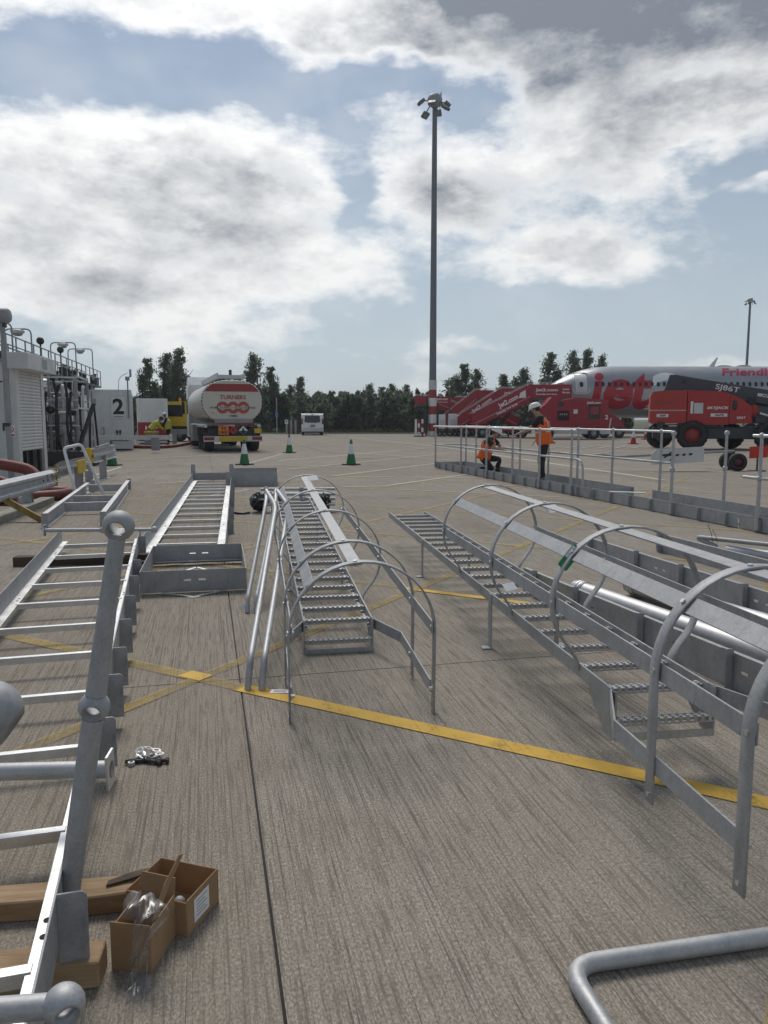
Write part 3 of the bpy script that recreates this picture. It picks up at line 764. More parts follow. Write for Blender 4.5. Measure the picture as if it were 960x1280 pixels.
# ---- long walkway frame on the left: local y along it, x across (right stringer at x = 0)
ANG = rad(15.8)
def walkway_frame(name, label, loc, rz, length, width, z0, z1, rungs, fins, group=None, plates=(), endwall=False, lip=.06):
    t = thing(name, label, 'walkway', loc, rz, group)
    for s, x in ((1, 0), (-1, -width)):
        mb = MB(); mb.box((x, length / 2, (z0 + z1) / 2), (.006, length, z1 - z0)); mb.build('side_board', GALV_DULL, t, .001)
        mb = MB(); mb.box((x - s * (lip / 2 + .004), length / 2, z0 + .004), (lip, length - .004, .006)); o = mb.build('inner_flange', GALV_BRIGHT, t, .001)
        for y in [q for q in rungs[::3]]:
            for dy in (.12, .19):
                mb = MB(); mb.lathe([(0, 0), (.011, 0), (.011, .0012), (0, .0012)], 10, Matrix.Translation((x - s * (lip / 2 + .01), y + dy, z0 + .0075)), smooth=False); mb.build('bolt_hole', SEAL_AND_SHADE, o)
    rp = None
    for y in rungs:
        if rp is None:
            mb = MB(); W = width - 2 * lip + .02; mb.box((0, 0, .003), (W, .034, .005)); mb.box((0, -.016, -.016), (W, .004, .034)); rp = mb.build('cross_bar', GALV_BRIGHT, t, .001); rp.location = (-width / 2, y, z0 + .006)
        else: put(rp, t, (-width / 2, y, z0 + .006))
    fp = None
    for (x, y, s) in fins:
        if fp is None:
            mb = MB(); prof = [(0, -.08), (.072, -.08)] + [(.072 - .016 + .016 * math.cos(a), .115 + .016 * math.sin(a)) for a in (0, .5, 1.05, 1.57)] + [(0, .131)]
            mb.prism(prof, (0, -.003, 0), (1, 0, 0), (0, 0, 1), (0, .006, 0)); fp = mb.build('fixing_plate', GALV_DULL, t, .001); fp.location = (x, y, z0 + .02); fp.scale = (s, 1, 1)
        else: put(fp, t, (x, y, z0 + .02), (0, 0, 0), (s, 1, 1))
    if endwall:
        for y in endwall:
            mb = MB(); mb.box((-width / 2, y, (z0 + z1) / 2 + .002), (width - .008, .006, z1 - z0)); mb.build('end_board', GALV_DULL, t, .001)
    return t
FL = (-1.44 + .283 * (3.96 - .9), .9, 0)          # near end of the right-hand stringer
k = 1 / math.cos(ANG)
rung_y = [(Y - .9) * k for Y in (1.75, 2.4, 3.05, 3.7, 4.36, 5.0, 5.68, 6.34, 7.0, 7.67, 8.33)]
lw = walkway_frame('walkway_section', 'long galvanised walkway frame resting on timbers beside the cardboard boxes', FL, ANG, 8.0, .83, .105, .25, rung_y,
                   [(.004, y, 1) for y in (.95, 2.15, 2.7, 3.15, 3.75, 4.4, 5.1, 5.8, 7.2)])
def fpt(x, y, z):   # a point on that frame
    v = Matrix.Rotation(ANG, 3, 'Z') @ Vector((x, y, z)); return v + Vector(FL)
stanchion('handrail_stanchion', 'tall tapered galvanised stanchion with two bored balls standing up from the walkway frame', pole_matrix((-.868, 1.95, .10), (-.690, 1.98, 1.175)), (.15, -.95, -.28), h=1.090, r0=.0285, r1=.0215, mat=GALV_DULL, bz=(.600, 1.090), plate=False)
stanchion('handrail_stanchion', 'galvanised stanchion leaning outwards from the timber-block end of the walkway, large ball on top', pole_matrix((-.86, .84, .12), (-.482, .90, 1.095)), (.9, .1, -.2), h=1.046, r0=.0285, r1=.0215, mat=GALV_DULL, plate=False)
# one lies across the near part of the frame, one pokes its ball towards the boxes, one lies across the far end
stanchion('handrail_stanchion', 'galvanised stanchion lying across the frame with its base plate showing', pole_matrix((-.915, 2.46, .283), (-1.95, 2.40, .285), 0), (0, 0, 1), h=1.06, r0=.029, r1=.024, mat=GALV)
stanchion('handrail_stanchion', 'galvanised stanchion lying across the walkway with its bored ball by the timber block', pole_matrix((-1.70, 1.28, .293), (-.645, 1.40, .293)), (.25, -.85, .45), h=1.07, r0=.027, r1=.024, mat=GALV, ball=.041)
stanchion('handrail_stanchion', 'thin galvanised stanchion lying across the far end of the walkway frame', pole_matrix((-3.62, 8.10, .275), (-2.46, 8.16, .275)), (0, .3, 1), h=1.16, r0=.020, r1=.019, mat=GALV, ball=.036, bz=(.62, 1.16))
# ---- timbers
def timber(label, p0, p1, w, h, m, seed):
    rs = random.Random(seed); mb = MB(); p0, p1 = Vector(p0), Vector(p1); L = (p1 - p0).length; n = 6
    a = math.atan2(p1.y - p0.y, p1.x - p0.x); vs = []; fs = []
    for i in range(n + 1):
        x = L * i / n
        for y, z in ((-w / 2, 0), (w / 2, 0), (w / 2, h), (-w / 2, h)): vs.append((x, y + rs.uniform(-.004, .004), z + (rs.uniform(-.003, .003) if z else 0)))
    for i in range(n):
        for k in range(4):
            k2 = (k + 1) % 4; fs.append((i * 4 + k, i * 4 + k2, i * 4 + 4 + k2, i * 4 + 4 + k))
    fs += [(3, 2, 1, 0), tuple(n * 4 + k for k in range(4))]
    mb.add(vs, fs); o = mb.build('timber', m, None, .004, tuple(p0), a); return tag(o, label, 'timber')
timber('pale sawn timber under the walkway frame behind the cardboard boxes', (-1.55, 2.05, 0), (-.72, 2.175, 0), .10, .062, WOOD, 1)
timber('short sawn timber block under the near end of the walkway frame', (-1.30, 1.79, 0), (-.735, 1.855, 0), .09, .070, WOOD, 2)
timber('dark weathered timber under the far part of the walkway frame', (-3.68, 7.55, 0), (-2.25, 7.72, 0), .12, .095, WOODDARK, 3)
mb = MB()
mb.prism([(0, 0), (.085, .012), (.14, .03), (.13, .045), (.07, .04), (.005, .02)], (-.83, 2.145, .063), (.95, .25, .06), (-.2, .9, .12), (0, 0, .006)); tag(mb.build('wood_splinter', WOODDARK), 'dark splinter of wood lying on the pale timber', 'splinter')

def slotted(mb, M, L, h, t, slots, zc, sl, sh):
    """a board along local x with real slot holes (centres SLOTS) through it"""
    lo, hi = zc - sh / 2, zc + sh / 2
    mb.box((L / 2, 0, lo / 2), (L, t, lo), M); mb.box((L / 2, 0, (hi + h) / 2), (L, t, h - hi), M)
    x = 0.0
    for c in sorted(slots) + [None]:
        e = L if c is None else c - sl / 2
        mb.box(((x + e) / 2, 0, zc), (e - x, t, sh), M)
        if c is not None: x = c + sl / 2
# ---- the tray bolted on at the right of the frame
def tray(label, loc, rz, W, D, z0, z1):
    t = thing('toe_board_tray', label, 'tray', loc, rz)
    for y in (0, D):
        mb = MB(); slotted(mb, Matrix.Translation((0, y, z0)), W, z1 - z0, .006, (W * .44, W * .58), (z1 - z0) * .55, .06, .014); mb.build('tray_wall', GALV_DULL, t)
    for x in (.003, W - .003):
        mb = MB(); mb.box((x, D / 2, (z0 + z1) / 2), (.006, D - .008, z1 - z0 - .004)); mb.build('tray_wall', GALV_DULL, t, .001)
    for y in (.04, D - .04):
        mb = MB(); mb.box((W / 2, y, z0 + .03), (W - .02, .06, .006)); mb.build('inner_flange', GALV_BRIGHT, t, .001)
    for s in (-1, 1):
        mb = MB(); mb.beam((W / 2, D * .62, z0 + .05), (W / 2 + s * W * .42, D * .18, z0 + .05), .03, .006); mb.build('brace', GALV_BRIGHT, t)
        mb = MB(); mb.beam((W / 2, -.16, .006), (W / 2 + s * W * .34, -.01, z0 + .01), .022, .005); mb.build('brace', GALV_BRIGHT, t)
    mb = MB(); mb.prism([(-.06, 0), (0, -.03), (.06, 0), (0, .03)], (W / 2, -.16, .003), (1, 0, 0), (0, 1, 0), (0, 0, .003)); mb.build('brace_plate', WHITECLEAN, t)
    return t
tray('shallow open galvanised tray with V braces beside the long walkway frame', (-2.02, 6.24, 0), rad(12), .87, 1.32, .015, .20)

# ---- second walkway frame further back and the small frame at the left
f2 = walkway_frame('walkway_section', 'galvanised walkway frame lying flat left of the caged ladder, with raised end boards', (-1.62, 7.75, 0), rad(10.8), 10.6, .88, .03, .20,
                   [.35 + .70 * i for i in range(14)], [(.004, y, 1) for y in (2.0, 3.4, 4.8, 6.2, 7.6, 9.0)], endwall=(10.55,), lip=.10)
for x in (-.88, 0):
    mb = MB(); mb.prism(rounded(.10, .42, .03), (x, 10.6, .19), (1, 0, 0), (0, 0, 1), (0, .008, 0)); mb.build('end_upright', GALV_DULL, f2, .001)
t = thing('toe_board_box', 'low galvanised toe board frame lying behind the caged ladder', 'frame', (-3.42, 16.6, 0), rad(8))
for (c, d) in (((.55, 0, .16), (1.1, .008, .32)), ((.55, 1.3, .16), (1.1, .008, .32)), ((0, .65, .13), (.008, 1.29, .26)), ((1.1, .65, .13), (.008, 1.29, .26))):
    mb = MB(); mb.box(c, d); mb.build('toe_board', GALV_DULL, t)
t = thing('platform_frame', 'small galvanised platform frame of deep beams beside the crash barrier', 'frame', (-3.86, 10.4, 0), rad(15))
for x in (-.74, 0):
    mb = MB(); L = 5.2 if x else 5.6; mb.box((x, L / 2, .10), (.010, L, .19)); mb.box((x + .035, L / 2, .196), (.07, L, .007)); mb.box((x + .035, L / 2, .006), (.07, L, .007)); mb.build('side_beam', GALV, t, .001)
for y in (1.5, 2.6, 4.9):
    mb = MB(); mb.box((-.33, y, .11), (.66, .010, .13)); mb.box((-.33, y + .02, .178), (.66, .05, .006)); mb.build('cross_beam', GALV, t, .001)
for x in (-.74, 0):
    mb = MB(); mb.box((x + .03, -.006, .10), (.085, .010, .20)); mb.build('end_plate', GALV_DULL, t)
for x, y in ((-.62, 5.35), (.05, 5.7)):
    mb = MB(); mb.box((x, y, .12), (.06, .12, .24)); mb.build('end_plate', GALV_DULL, t)

# ---- bundle of stanchions wrapped in black film, under the far end of the first ladder
t = thing('stanchion_bundle', 'bundle of ball stanchions wrapped in black film behind the first caged ladder', 'bundle', (-1.98, 11.9, 0), rad(3))
rs = random.Random(4)
for i in range(7):
    z = .10 + .075 * (i // 2) + .0; y = .10 * (i % 2) + .05 * (i // 2)
    mb = MB(); mb.tube([(0.05, y, z + .03), (1.22, y + rs.uniform(-.03, .03), z + .03)], .022, 10); o = mb.build('post', GALV, t)
    for x in (.16, .70): mb = MB(); mb.ball((x + rs.uniform(-.04, .04), y, z + .03), .042, 12, 8); mb.build('ball_joint', GALV_DULL, o)
for k, (x, s) in enumerate(((.02, .78), (.32, .55), (1.02, .75))):
    mb = MB(); vs = []; fs = []; nu, nv = 18, 10; rs2 = random.Random(k)
    for j in range(nv + 1):
        for i in range(nu):
            a = 6.283 * i / nu; th = math.pi * j / nv; r = 1 + rs2.uniform(-.22, .22)
            vs.append((x + .17 * s * math.sin(th) * math.cos(a) * r, .10 + .24 * s * math.sin(th) * math.sin(a) * r, max(0.003, .16 + .17 * s * math.cos(th) * r)))
    for j in range(nv):
        for i in range(nu): fs.append((j * nu + i, (j + 1) * nu + i, (j + 1) * nu + (i + 1) % nu, j * nu + (i + 1) % nu))
    mb.add(vs, fs, False); mb.build('film_wrap', BLACK, t)
mb = MB(); mb.tube([(-.1, -.12, .02), (-.2, -.2, .01), (-.35, -.18, .03), (-.42, -.1, .012)], .02, 6); mb.build('film_tail', BLACK, t)

# ---- bent tube lying at the lower right
mb = MB(); P = fillet([(1.9, 2.14, .0245), (.480, 1.862, .0245), (.66, 1.0, .0245)], .09, 8); mb.tube(P, .0240, 20)
tag(mb.build('handrail_tube', GALV), 'bent galvanised handrail tube lying flat on bare concrete', 'handrail')

# ---- loose washers and bolts
rs = random.Random(9)
t = thing('fixings_pile', 'little heap of bright washers and grey bolts on the concrete', 'fixings', (-1.0, 3.14, 0))
for i in range(11):
    M = Matrix.Translation((rs.uniform(-.055, .055), rs.uniform(-.01, .075), .007 + .0028 * i)) @ Matrix.Rotation(rs.uniform(-.35, .35), 4, 'X') @ Matrix.Rotation(rs.uniform(-.35, .35), 4, 'Y')
    mb = MB(); mb.lathe([(.011, -.0015), (.020, -.0015), (.020, .0015), (.011, .0015)], 16, M, closed=True, smooth=False); mb.build('washer', GALV_BRIGHT, t)
for i, (x, y, a) in enumerate(((-.04, -.03, .2), (.02, -.035, -.3), (-.06, -.02, .6), (.045, -.03, .1))):
    M = Matrix.Translation((x, y, .012)) @ Matrix.Rotation(a, 4, 'Z') @ Matrix.Rotation(rad(90), 4, 'Y')
    mb = MB(); mb.lathe([(0, -.04), (.008, -.04), (.008, .03), (0, .03)], 10, M); mb.lathe([(0, .03), (.014, .03), (.014, .042), (0, .042)], 6, M, smooth=False); mb.build('bolt', DARK, t)
M = Matrix.Translation((-.065, -.05, .009)); mb = MB(); mb.lathe([(.008, -.008), (.015, -.008), (.015, .008), (.008, .008)], 6, M, closed=True, smooth=False); mb.build('nut', GALV, t)

# ---- two opened cardboard boxes
def carton(name, label, loc, rz, W, D, Hh, walls):
    t = thing(name, label, 'box', loc, rz); th = .0035
    mb = MB(); mb.box((0, 0, .003), (W - .002, D - .002, .004)); mb.build('base', CARD, t)
    for (nm, c, d) in (('wall', (0, -D / 2, Hh * walls[0] / 2), (W, th, Hh * walls[0])), ('wall', (0, D / 2, Hh * walls[1] / 2), (W, th, Hh * walls[1])),
                       ('wall', (-W / 2 + th / 2, 0, Hh * walls[2] / 2), (th, D - 2 * th, Hh * walls[2])), ('wall', (W / 2 - th / 2, 0, Hh * walls[3] / 2), (th, D - 2 * th, Hh * walls[3]))):
        mb = MB(); mb.box(c, d); mb.build(nm, CARD, t, .0008)
    return t
c1 = carton('cardboard_box', 'tall opened cardboard box with clear plastic hanging over its side', (-.655, 1.95, 0), rad(-9), .112, .155, .136, (1.0, .72, .86, .92))
mb = MB(); mb.prism([(-.054, 0), (.052, 0), (.050, .065), (-.05, .075), (-.058, .05)], (0, .078, .098), (1, 0, 0), (0, .25, .97), (0, .003, 0)); mb.build('flap', CARD, c1, .0006)
mb = MB(); mb.prism([(0, 0), (.022, .0), (.034, .07), (.066, .145), (.048, .150), (.012, .085)], (.045, -.045, .125), (.35, .85, .05), (.15, .35, .9), (.003, -.002, 0)); mb.build('torn_flap', CARD, c1, .0006)
c2 = carton('cardboard_box', 'low opened cardboard box with a printed label on its end', (-.622, 2.12, 0), rad(-18), .20, .17, .105, (.98, 1.0, 1.0, 1.02))
mb = MB(); mb.prism([(-.04, -.035), (.04, -.035), (.04, .035), (-.04, .035)], (.1008, -.01, .055), (0, 1, 0), (0, 0, 1), (.0006, 0, 0)); lb = mb.build('printed_label', WHITECLEAN, c2)
for i in range(5):
    mb = MB(); mb.box((.1016, -.01 - .006 * (i % 2), .078 - i * .011), (.0003, .055 - .012 * (i % 2), .003)); mb.build('print_line', GREYP, lb)
mb = MB(); mb.ball((.05, -.045, .072), .016, 10, 8); mb.build('bolt_head', GALV_DULL, c2)
mb = MB(); mb.box((.055, -.052, .03), (.06, .05, .055)); mb.build('inner_carton', CARD, c2)
# crumpled clear bag: hangs out of the tall box and trails on the concrete
rs = random.Random(21); mb = MB(); vs = []; fs = []; nl, nw = 26, 9
spine = fillet([(-.01, .03, .135), (.030, -.03, .185), (.052, -.098, .145), (.040, -.108, .06), (.052, -.125, .014), (.045, -.165, .008)], .05, 5)
for i, p in enumerate(spine):
    tt = i / (len(spine) - 1); wd = .030 * (1 + .55 * math.sin(tt * 9)) * (.55 + .9 * math.sin(math.pi * min(1, tt * 1.15 + .1)))
    for j in range(nw):
        u = j / (nw - 1) - .5
        vs.append((p.x + u * wd * 2 + rs.uniform(-.004, .004), p.y - .018 * math.cos(u * 9 + i * .8) + rs.uniform(-.003, .003) - abs(u) * .01, max(.002, p.z + .012 * math.sin(u * 13 + i * .7))))
for i in range(len(spine) - 1):
    for j in range(nw - 1): fs.append((i * nw + j, i * nw + j + 1, (i + 1) * nw + j + 1, (i + 1) * nw + j))
mb.add(vs, fs, True); o = mb.build('plastic_bag', FILM, None, 0, (-.655, 1.95, 0), rad(-9)); tag(o, 'crumpled clear plastic bag trailing from the tall cardboard box', 'bag')

# ---- stacked toe boards and pipes behind the second ladder
def toe_board(label, p0, ang, L, h, fins, slots, z0=0.0, group='long toe boards behind the second caged ladder'):
    t = thing('toe_board', label, 'toe board', p0, ang, group)
    mb = MB(); slotted(mb, Matrix.Translation((0, 0, z0)) @ Matrix.Rotation(rad(90), 4, 'Z'), L, h, .006, [y + d for y in slots for d in (0, .12)], h * .55, .05, .018); mb.box((.035, L / 2, z0 + .004), (.06, L, .006)); mb.box((.016, L / 2, z0 + h - .003), (.026, L, .006)); mb.build('board', GALV_DULL, t)
    for y in fins:
        mb = MB(); prof = [(0, 0), (.05, 0), (.05, h + .012), (.04, h + .022), (0, h + .022)]; mb.prism(prof, (-.055, y, z0 + .004), (1, 0, 0), (0, 0, 1), (0, .006, 0)); mb.build('fixing_plate', GALV_DULL, t, .001)
        mb = MB(); mb.prism(rounded(.10, h * .96, .02), (-.006, y + .05, z0 + h * .56), (0, 1, 0), (0, 0, 1), (-.005, 0, 0)); mb.build('fixing_plate', GALV_DULL, t, .001)
    return t
toe_board('galvanised toe board lying next to the second caged ladder, pipe resting behind it', (2.10, 3.3, 0), rad(16.3), 3.25, .20, (.75, 1.55, 2.35, 3.0), (.55, 1.25, 2.05), group=None)
toe_board('galvanised toe board behind the two silver pipes', (3.0, 4.6, 0), rad(13.3), 3.6, .20, (.3, 1.1, 1.9, 2.6, 3.5), (.9, 2.2), group=None)
toe_board('rearmost galvanised toe board with slotted face and dark tie at its end', (3.75, 5.4, 0), rad(13.6), 3.1, .20, (3.0,), (.8, 2.05), group=None)
def pipe(label, p0, p1, r, collar=True):
    t = thing('silver_pipe', label, 'pipe', (0, 0, 0)); mb = MB(); mb.tube([p0, p1], r, 24, False); mb.build('pipe_body', ALU, t)
    p0, p1 = Vector(p0), Vector(p1); d = (p0 - p1).normalized()
    mb = MB(); mb.tube([p0 - d * .10, p0 - d * .02, p0 + d * .0, p0 + d * .03], r, 24, True, [r * 1.10, r * 1.10, r * .98, r * .92]); o = mb.build('pipe_collar', GALV, t)
    for q in (.085, .05): mb = MB(); mb.tube([p0 - d * q, p0 - d * (q - .012)], r * 1.16, 24, True); mb.build('collar_band', GALV_BRIGHT, o)
    return t
pipe('silver pipe with a collared end lying behind the toe board beside the ladder', (1.53, 5.95, .12), (2.62, 3.2, .10), .068)
pipe('thicker bright silver pipe lying between the toe boards', (2.05, 6.25, .09), (3.2, 3.4, .09), .072)
mb = MB(); P = fillet([(3.55, 8.1, .10), (3.4, 8.35, .17), (5.3, 5.3, .30)], .12, 5); mb.tube(P, .024, 12); tag(mb.build('handrail_tube', GALV_DULL), 'handrail tube lying behind the rearmost toe board', 'handrail')
mb = MB(); mb.tube([(3.62, 8.0, .075), (5.4, 5.6, .075)], .06, 16); tag(mb.build('silver_pipe', ALU), 'pale pipe lying under the tube behind the rearmost toe board', 'pipe')
t = thing('cable_tie', 'thin dark tie sticking up from the tubes behind the toe boards', 'tie', (3.42, 7.9, .2))
mb = MB(); mb.tube([(0, 0, -.02), (-.02, 0, .07), (-.07, -.02, .17)], .003, 5); mb.tube([(.05, 0, -.02), (.02, 0, .06), (-.01, 0, .11)], .003, 5); mb.build('tie_ends', BLACK, t)

# ================================================================ right-hand walkway with railings
DW = Vector((.2405, -.9707))                 # along the walkway, towards the viewer
WL = math.atan2(-DW.x, DW.y) ; W0 = Vector((1.556, 23.0))
wk = thing('walkway', 'long galvanised walkway with ball-jointed railings where two workers are busy', 'walkway', (W0.x, W0.y, 0), math.atan2(-.2405, .9707) + math.pi)
# local y runs towards the viewer, local x to the right as seen the far side board is at x = WW
wk.rotation_euler = (0, 0, math.atan2(DW.y, DW.x) - math.pi / 2)
WLEN, WW = 17.0, -.89
for x in (0, WW):
    mb = MB(); segs = [(0, 9.25), (9.85, 13.2), (13.25, WLEN)] if x else [(0, 9.25), (9.3, 13.2), (13.25, WLEN)]
    for a, b in segs:
        m2 = MB(); m2.box((x, (a + b) / 2, .105), (.008, b - a, .19)); m2.build('toe_board', GALV_DULL, wk, .001)
        m2 = MB(); m2.box((x + (-.03 if x == 0 else .03), (a + b) / 2, .016), (.05, b - a - .02, .006)); m2.build('inner_flange', GALV, wk)
for y in (0, 9.2, 13.22, WLEN):
    m2 = MB(); m2.box((WW / 2, y, .10), (.878, .008, .17)); m2.build('end_board', GALV_DULL, wk, .001)
cb = None
for i in range(24):
    y = .35 + i * .70
    if cb is None: m2 = MB(); m2.box((0, 0, 0), (.87, .04, .03)); cb = m2.build('cross_bar', GALV, wk); cb.location = (WW / 2, y, .03)
    else: put(cb, wk, (WW / 2, y, .03))
fp = None
for i in range(28):
    y = .4 + i * .60
    if fp is None:
        m2 = MB(); m2.prism([(0, 0), (.05, 0), (.05, .15), (.04, .17), (0, .17)], (0, 0, 0), (1, 0, 0), (0, 0, 1), (0, .007, 0)); fp = m2.build('fixing_plate', GALV_DULL, wk); fp.location = (.005, y, .02)
    else: put(fp, wk, (.005, y, .02))
rail_r = .021; ZT, ZM = 1.24, .70
sp0 = None
def wpost(x, y):
    global sp0
    if sp0 is None:
        sp0 = bpy.data.objects.new('stanchion', None)
        m2 = MB(); m2.tube([(0, 0, .03), (0, 0, ZT)], .02, 10, True, [.027, .021]); me = m2.mesh('stanchion'); me.materials.append(GALV)
        sp0 = bpy.data.objects.new('stanchion', me); col.objects.link(sp0); o = sp0
        for z in (ZM, ZT):
            m2 = MB(); m2.ball((0, 0, z), .041, 14, 8); m2.build('ball_joint', GALV, sp0)
        m2 = MB(); m2.box((0, 0, .10), (.05, .10, .13)); m2.build('side_mount', GALV_DULL, sp0)
        sp0.parent = wk
    else: o = copy_tree(sp0, wk)
    o.location = (x, y, 0); return o
front = (.05, 2.3, 4.15, 5.75, 7.15, 8.55); front2 = (11.75,); front3 = (13.6, 15.7, 17.0)
rear = (.05, .9, 1.9, 4.0, 5.6, 7.0, 8.4, 10.0); rear2 = (11.7, 14.3, 16.6)
for y in front + front2 + front3: wpost(.035, y)
for y in rear + rear2: wpost(WW - .035, y)
def rail(x, y0, y1, z): m2 = MB(); m2.tube([(x, y0, z), (x, y1, z)], rail_r, 10); m2.build('rail', GALV_BRIGHT if z == ZT else GALV, wk)
xf, xr = .035, WW - .035
rail(xf, -.15, 8.7, ZT); rail(xr, -.15, 10.3, ZT); rail(xr, -.15, 10.3, ZM); rail(xf, 13.45, 17.2, ZT); rail(xf, 13.3, 17.2, ZM)
m2 = MB(); m2.tube(fillet([(xf, -.15, ZM), (xf, 9.0, ZM), (xf, 9.02, .22)], .22, 6), rail_r, 10); m2.build('rail', GALV, wk)
rail(xr, 14.0, 17.2, ZT); rail(xr, 14.0, 17.2, ZM)
for z in (ZT, ZM): m2 = MB(); m2.tube([(xf, .05, z), (xr, .05, z)], rail_r, 8); m2.build('rail', GALV, wk)
m2 = MB(); m2.tube(fillet([(-.3, 13.8, .16), (-.7, 14.2, .16), (-.7, 16.4, .16)], .15, 4), .022, 8); m2.build('loose_tube', GALV_BRIGHT, wk)
m2 = MB(); m2.beam((-.12, 9.3, .14), (-.78, 9.8, .14), .12, .02); m2.build('gap_plate', GALV_BRIGHT, wk)

# ================================================================ tow bar behind the walkway
t = thing('tow_bar', 'aircraft tow bar with small black wheels and a white stencilled board', 'tow bar', (0, 0, 0))
m2 = MB(); m2.tube([(6.1, 21.6, .46), (6.5, 21.6, .40), (9.95, 21.9, .55)], .035, 10); m2.build('bar', GREYP, t)
m2 = MB(); m2.lathe([(.05, -.03), (.10, -.03), (.10, .03), (.05, .03)], 14, Matrix.Translation((6.0, 21.58, .46)), closed=True); m2.build('towing_eye', GALV, t)
BP = Matrix.Translation((8.25, 21.62, .30)) @ Matrix.Rotation(rad(3), 4, 'Z')
m2 = MB(); m2.prism([(-.75, -.10), (.75, -.06), (.75, .36), (-.62, .34), (-.75, .20)], (0, 0, 0), (1, 0, .03), (0, 0, 1), (0, .03, 0), BP); bd = m2.build('stencilled_board', LIGHTGREY, t)
def plane_mark(x, z, s, full):
    m3 = MB(); o = (x, -.006, z)
    if full:
        m3.prism([(-.16, 0), (-.10, .03), (.02, .04), (.08, .09), (.12, .09), (.08, .03), (.14, .02), (.14, -.01), (.02, -.015), (-.06, -.06), (-.10, -.06), (-.06, -.015), (-.14, -.015)], o, (s, 0, 0), (0, 0, s), (0, .003, 0), BP)
    else: m3.prism([(-.06, -.025), (.03, -.03), (.06, .025), (-.02, .03)], o, (s, 0, 0), (0, 0, s), (0, .003, 0), BP)
    m3.build('stencil_mark', BLACK, bd)
plane_mark(-.30, .14, 1.2, True); plane_mark(-.18, .02, 1.0, False)
for i in range(3): plane_mark(-.02 + i * .19, .15 + i * .012, 1.1, False)
for (x, y) in ((9.95, 21.65), (9.95, 22.25)):
    M = Matrix.Translation((x, y, .25)) @ Matrix.Rotation(rad(90), 4, 'X')
    m2 = MB(); m2.lathe([(.14, -.09), (.22, -.09), (.25, -.06), (.25, .06), (.22, .09), (.14, .09)], 26, M, closed=True); w = m2.build('wheel', RUBBER, t)
    m2 = MB(); m2.lathe([(0, -.05), (.14, -.07), (.14, .07), (0, .05)], 20, M); m2.build('rim', simple('maroon_rim', (.10, .015, .025), .5), w)
m2 = MB(); m2.tube([(9.95, 21.55, .25), (9.95, 22.35, .25)], .03, 8); m2.box((9.95, 21.95, .4), (.08, .08, .3)); m2.build('axle', DARK, t)
t = thing('marker_board', 'bright red marker board on a thin leg beside the tow bar wheels', 'board', (10.55, 21.7, 0))
m2 = MB(); m2.prism([(-.25, -.17), (.27, -.14), (.27, .19), (-.25, .16)], (0, 0, .52), (1, 0, 0), (0, 0, 1), (0, .02, 0)); m2.build('panel', simple('bright_red', (.52, .025, .012), .5), t)
m2 = MB(); m2.box((0, .04, .3), (.04, .03, .6)); m2.box((0, .04, .01), (.4, .3, .02)); m2.build('stand', DARK, t)

# ================================================================ traffic cones
def cone(label, x, y, h, group, top_mat, low_mat, lean=0.0):
    t = thing('traffic_cone', label, 'cone', (x, y, -.01), random.uniform(0, 1.5), group)
    s = h / .82
    m2 = MB(); m2.prism(rounded(.46 * s, .46 * s, .05), (0, 0, 0), (1, 0, 0), (0, 1, 0), (0, 0, .045 * s)); m2.build('base', RUBBER if low_mat is GREENP else low_mat, t)
    rr = lambda z: (.165 - .135 * (z / .82)) * s
    for nm, z0, z1, mt in (('lower_cone', .04, .36, low_mat), ('sleeve', .36, .68, top_mat), ('tip', .68, .82, low_mat)):
        m2 = MB(); e = .004 if nm == 'sleeve' else 0
        m2.lathe([(rr(z0) + e, z0 * s), (rr(z1) + e, z1 * s)] + ([(rr(z1) - .01, z1 * s + .004), (0, z1 * s - .02)] if nm == 'tip' else []), 20); m2.build(nm, mt, t)
    return t
cone('green and white traffic cone standing behind the fuel tanker bumper', -4.46, 24.6, .82, None, WHITEP, GREENP)
cone('green and white traffic cone out in the open left of the tall mast', -1.05, 24.6, .82, None, WHITEP, GREENP)
cone('green and white traffic cone standing between tanker and minibus', -4.1, 33.4, .82, None, WHITEP, GREENP)
cone('green and white traffic cone with scuffed sleeve beside the yellow barrier end', -8.55, 24.2, .82, None, WHITEP, GREENP)
cone('red and white traffic cone under the airliner beside the boom lift', 14.7, 45.5, .9, None, WHITEP, LIFTRED)
cone('red and white traffic cone further back under the airliner', 19.0, 56.0, .9, None, WHITEP, LIFTRED)

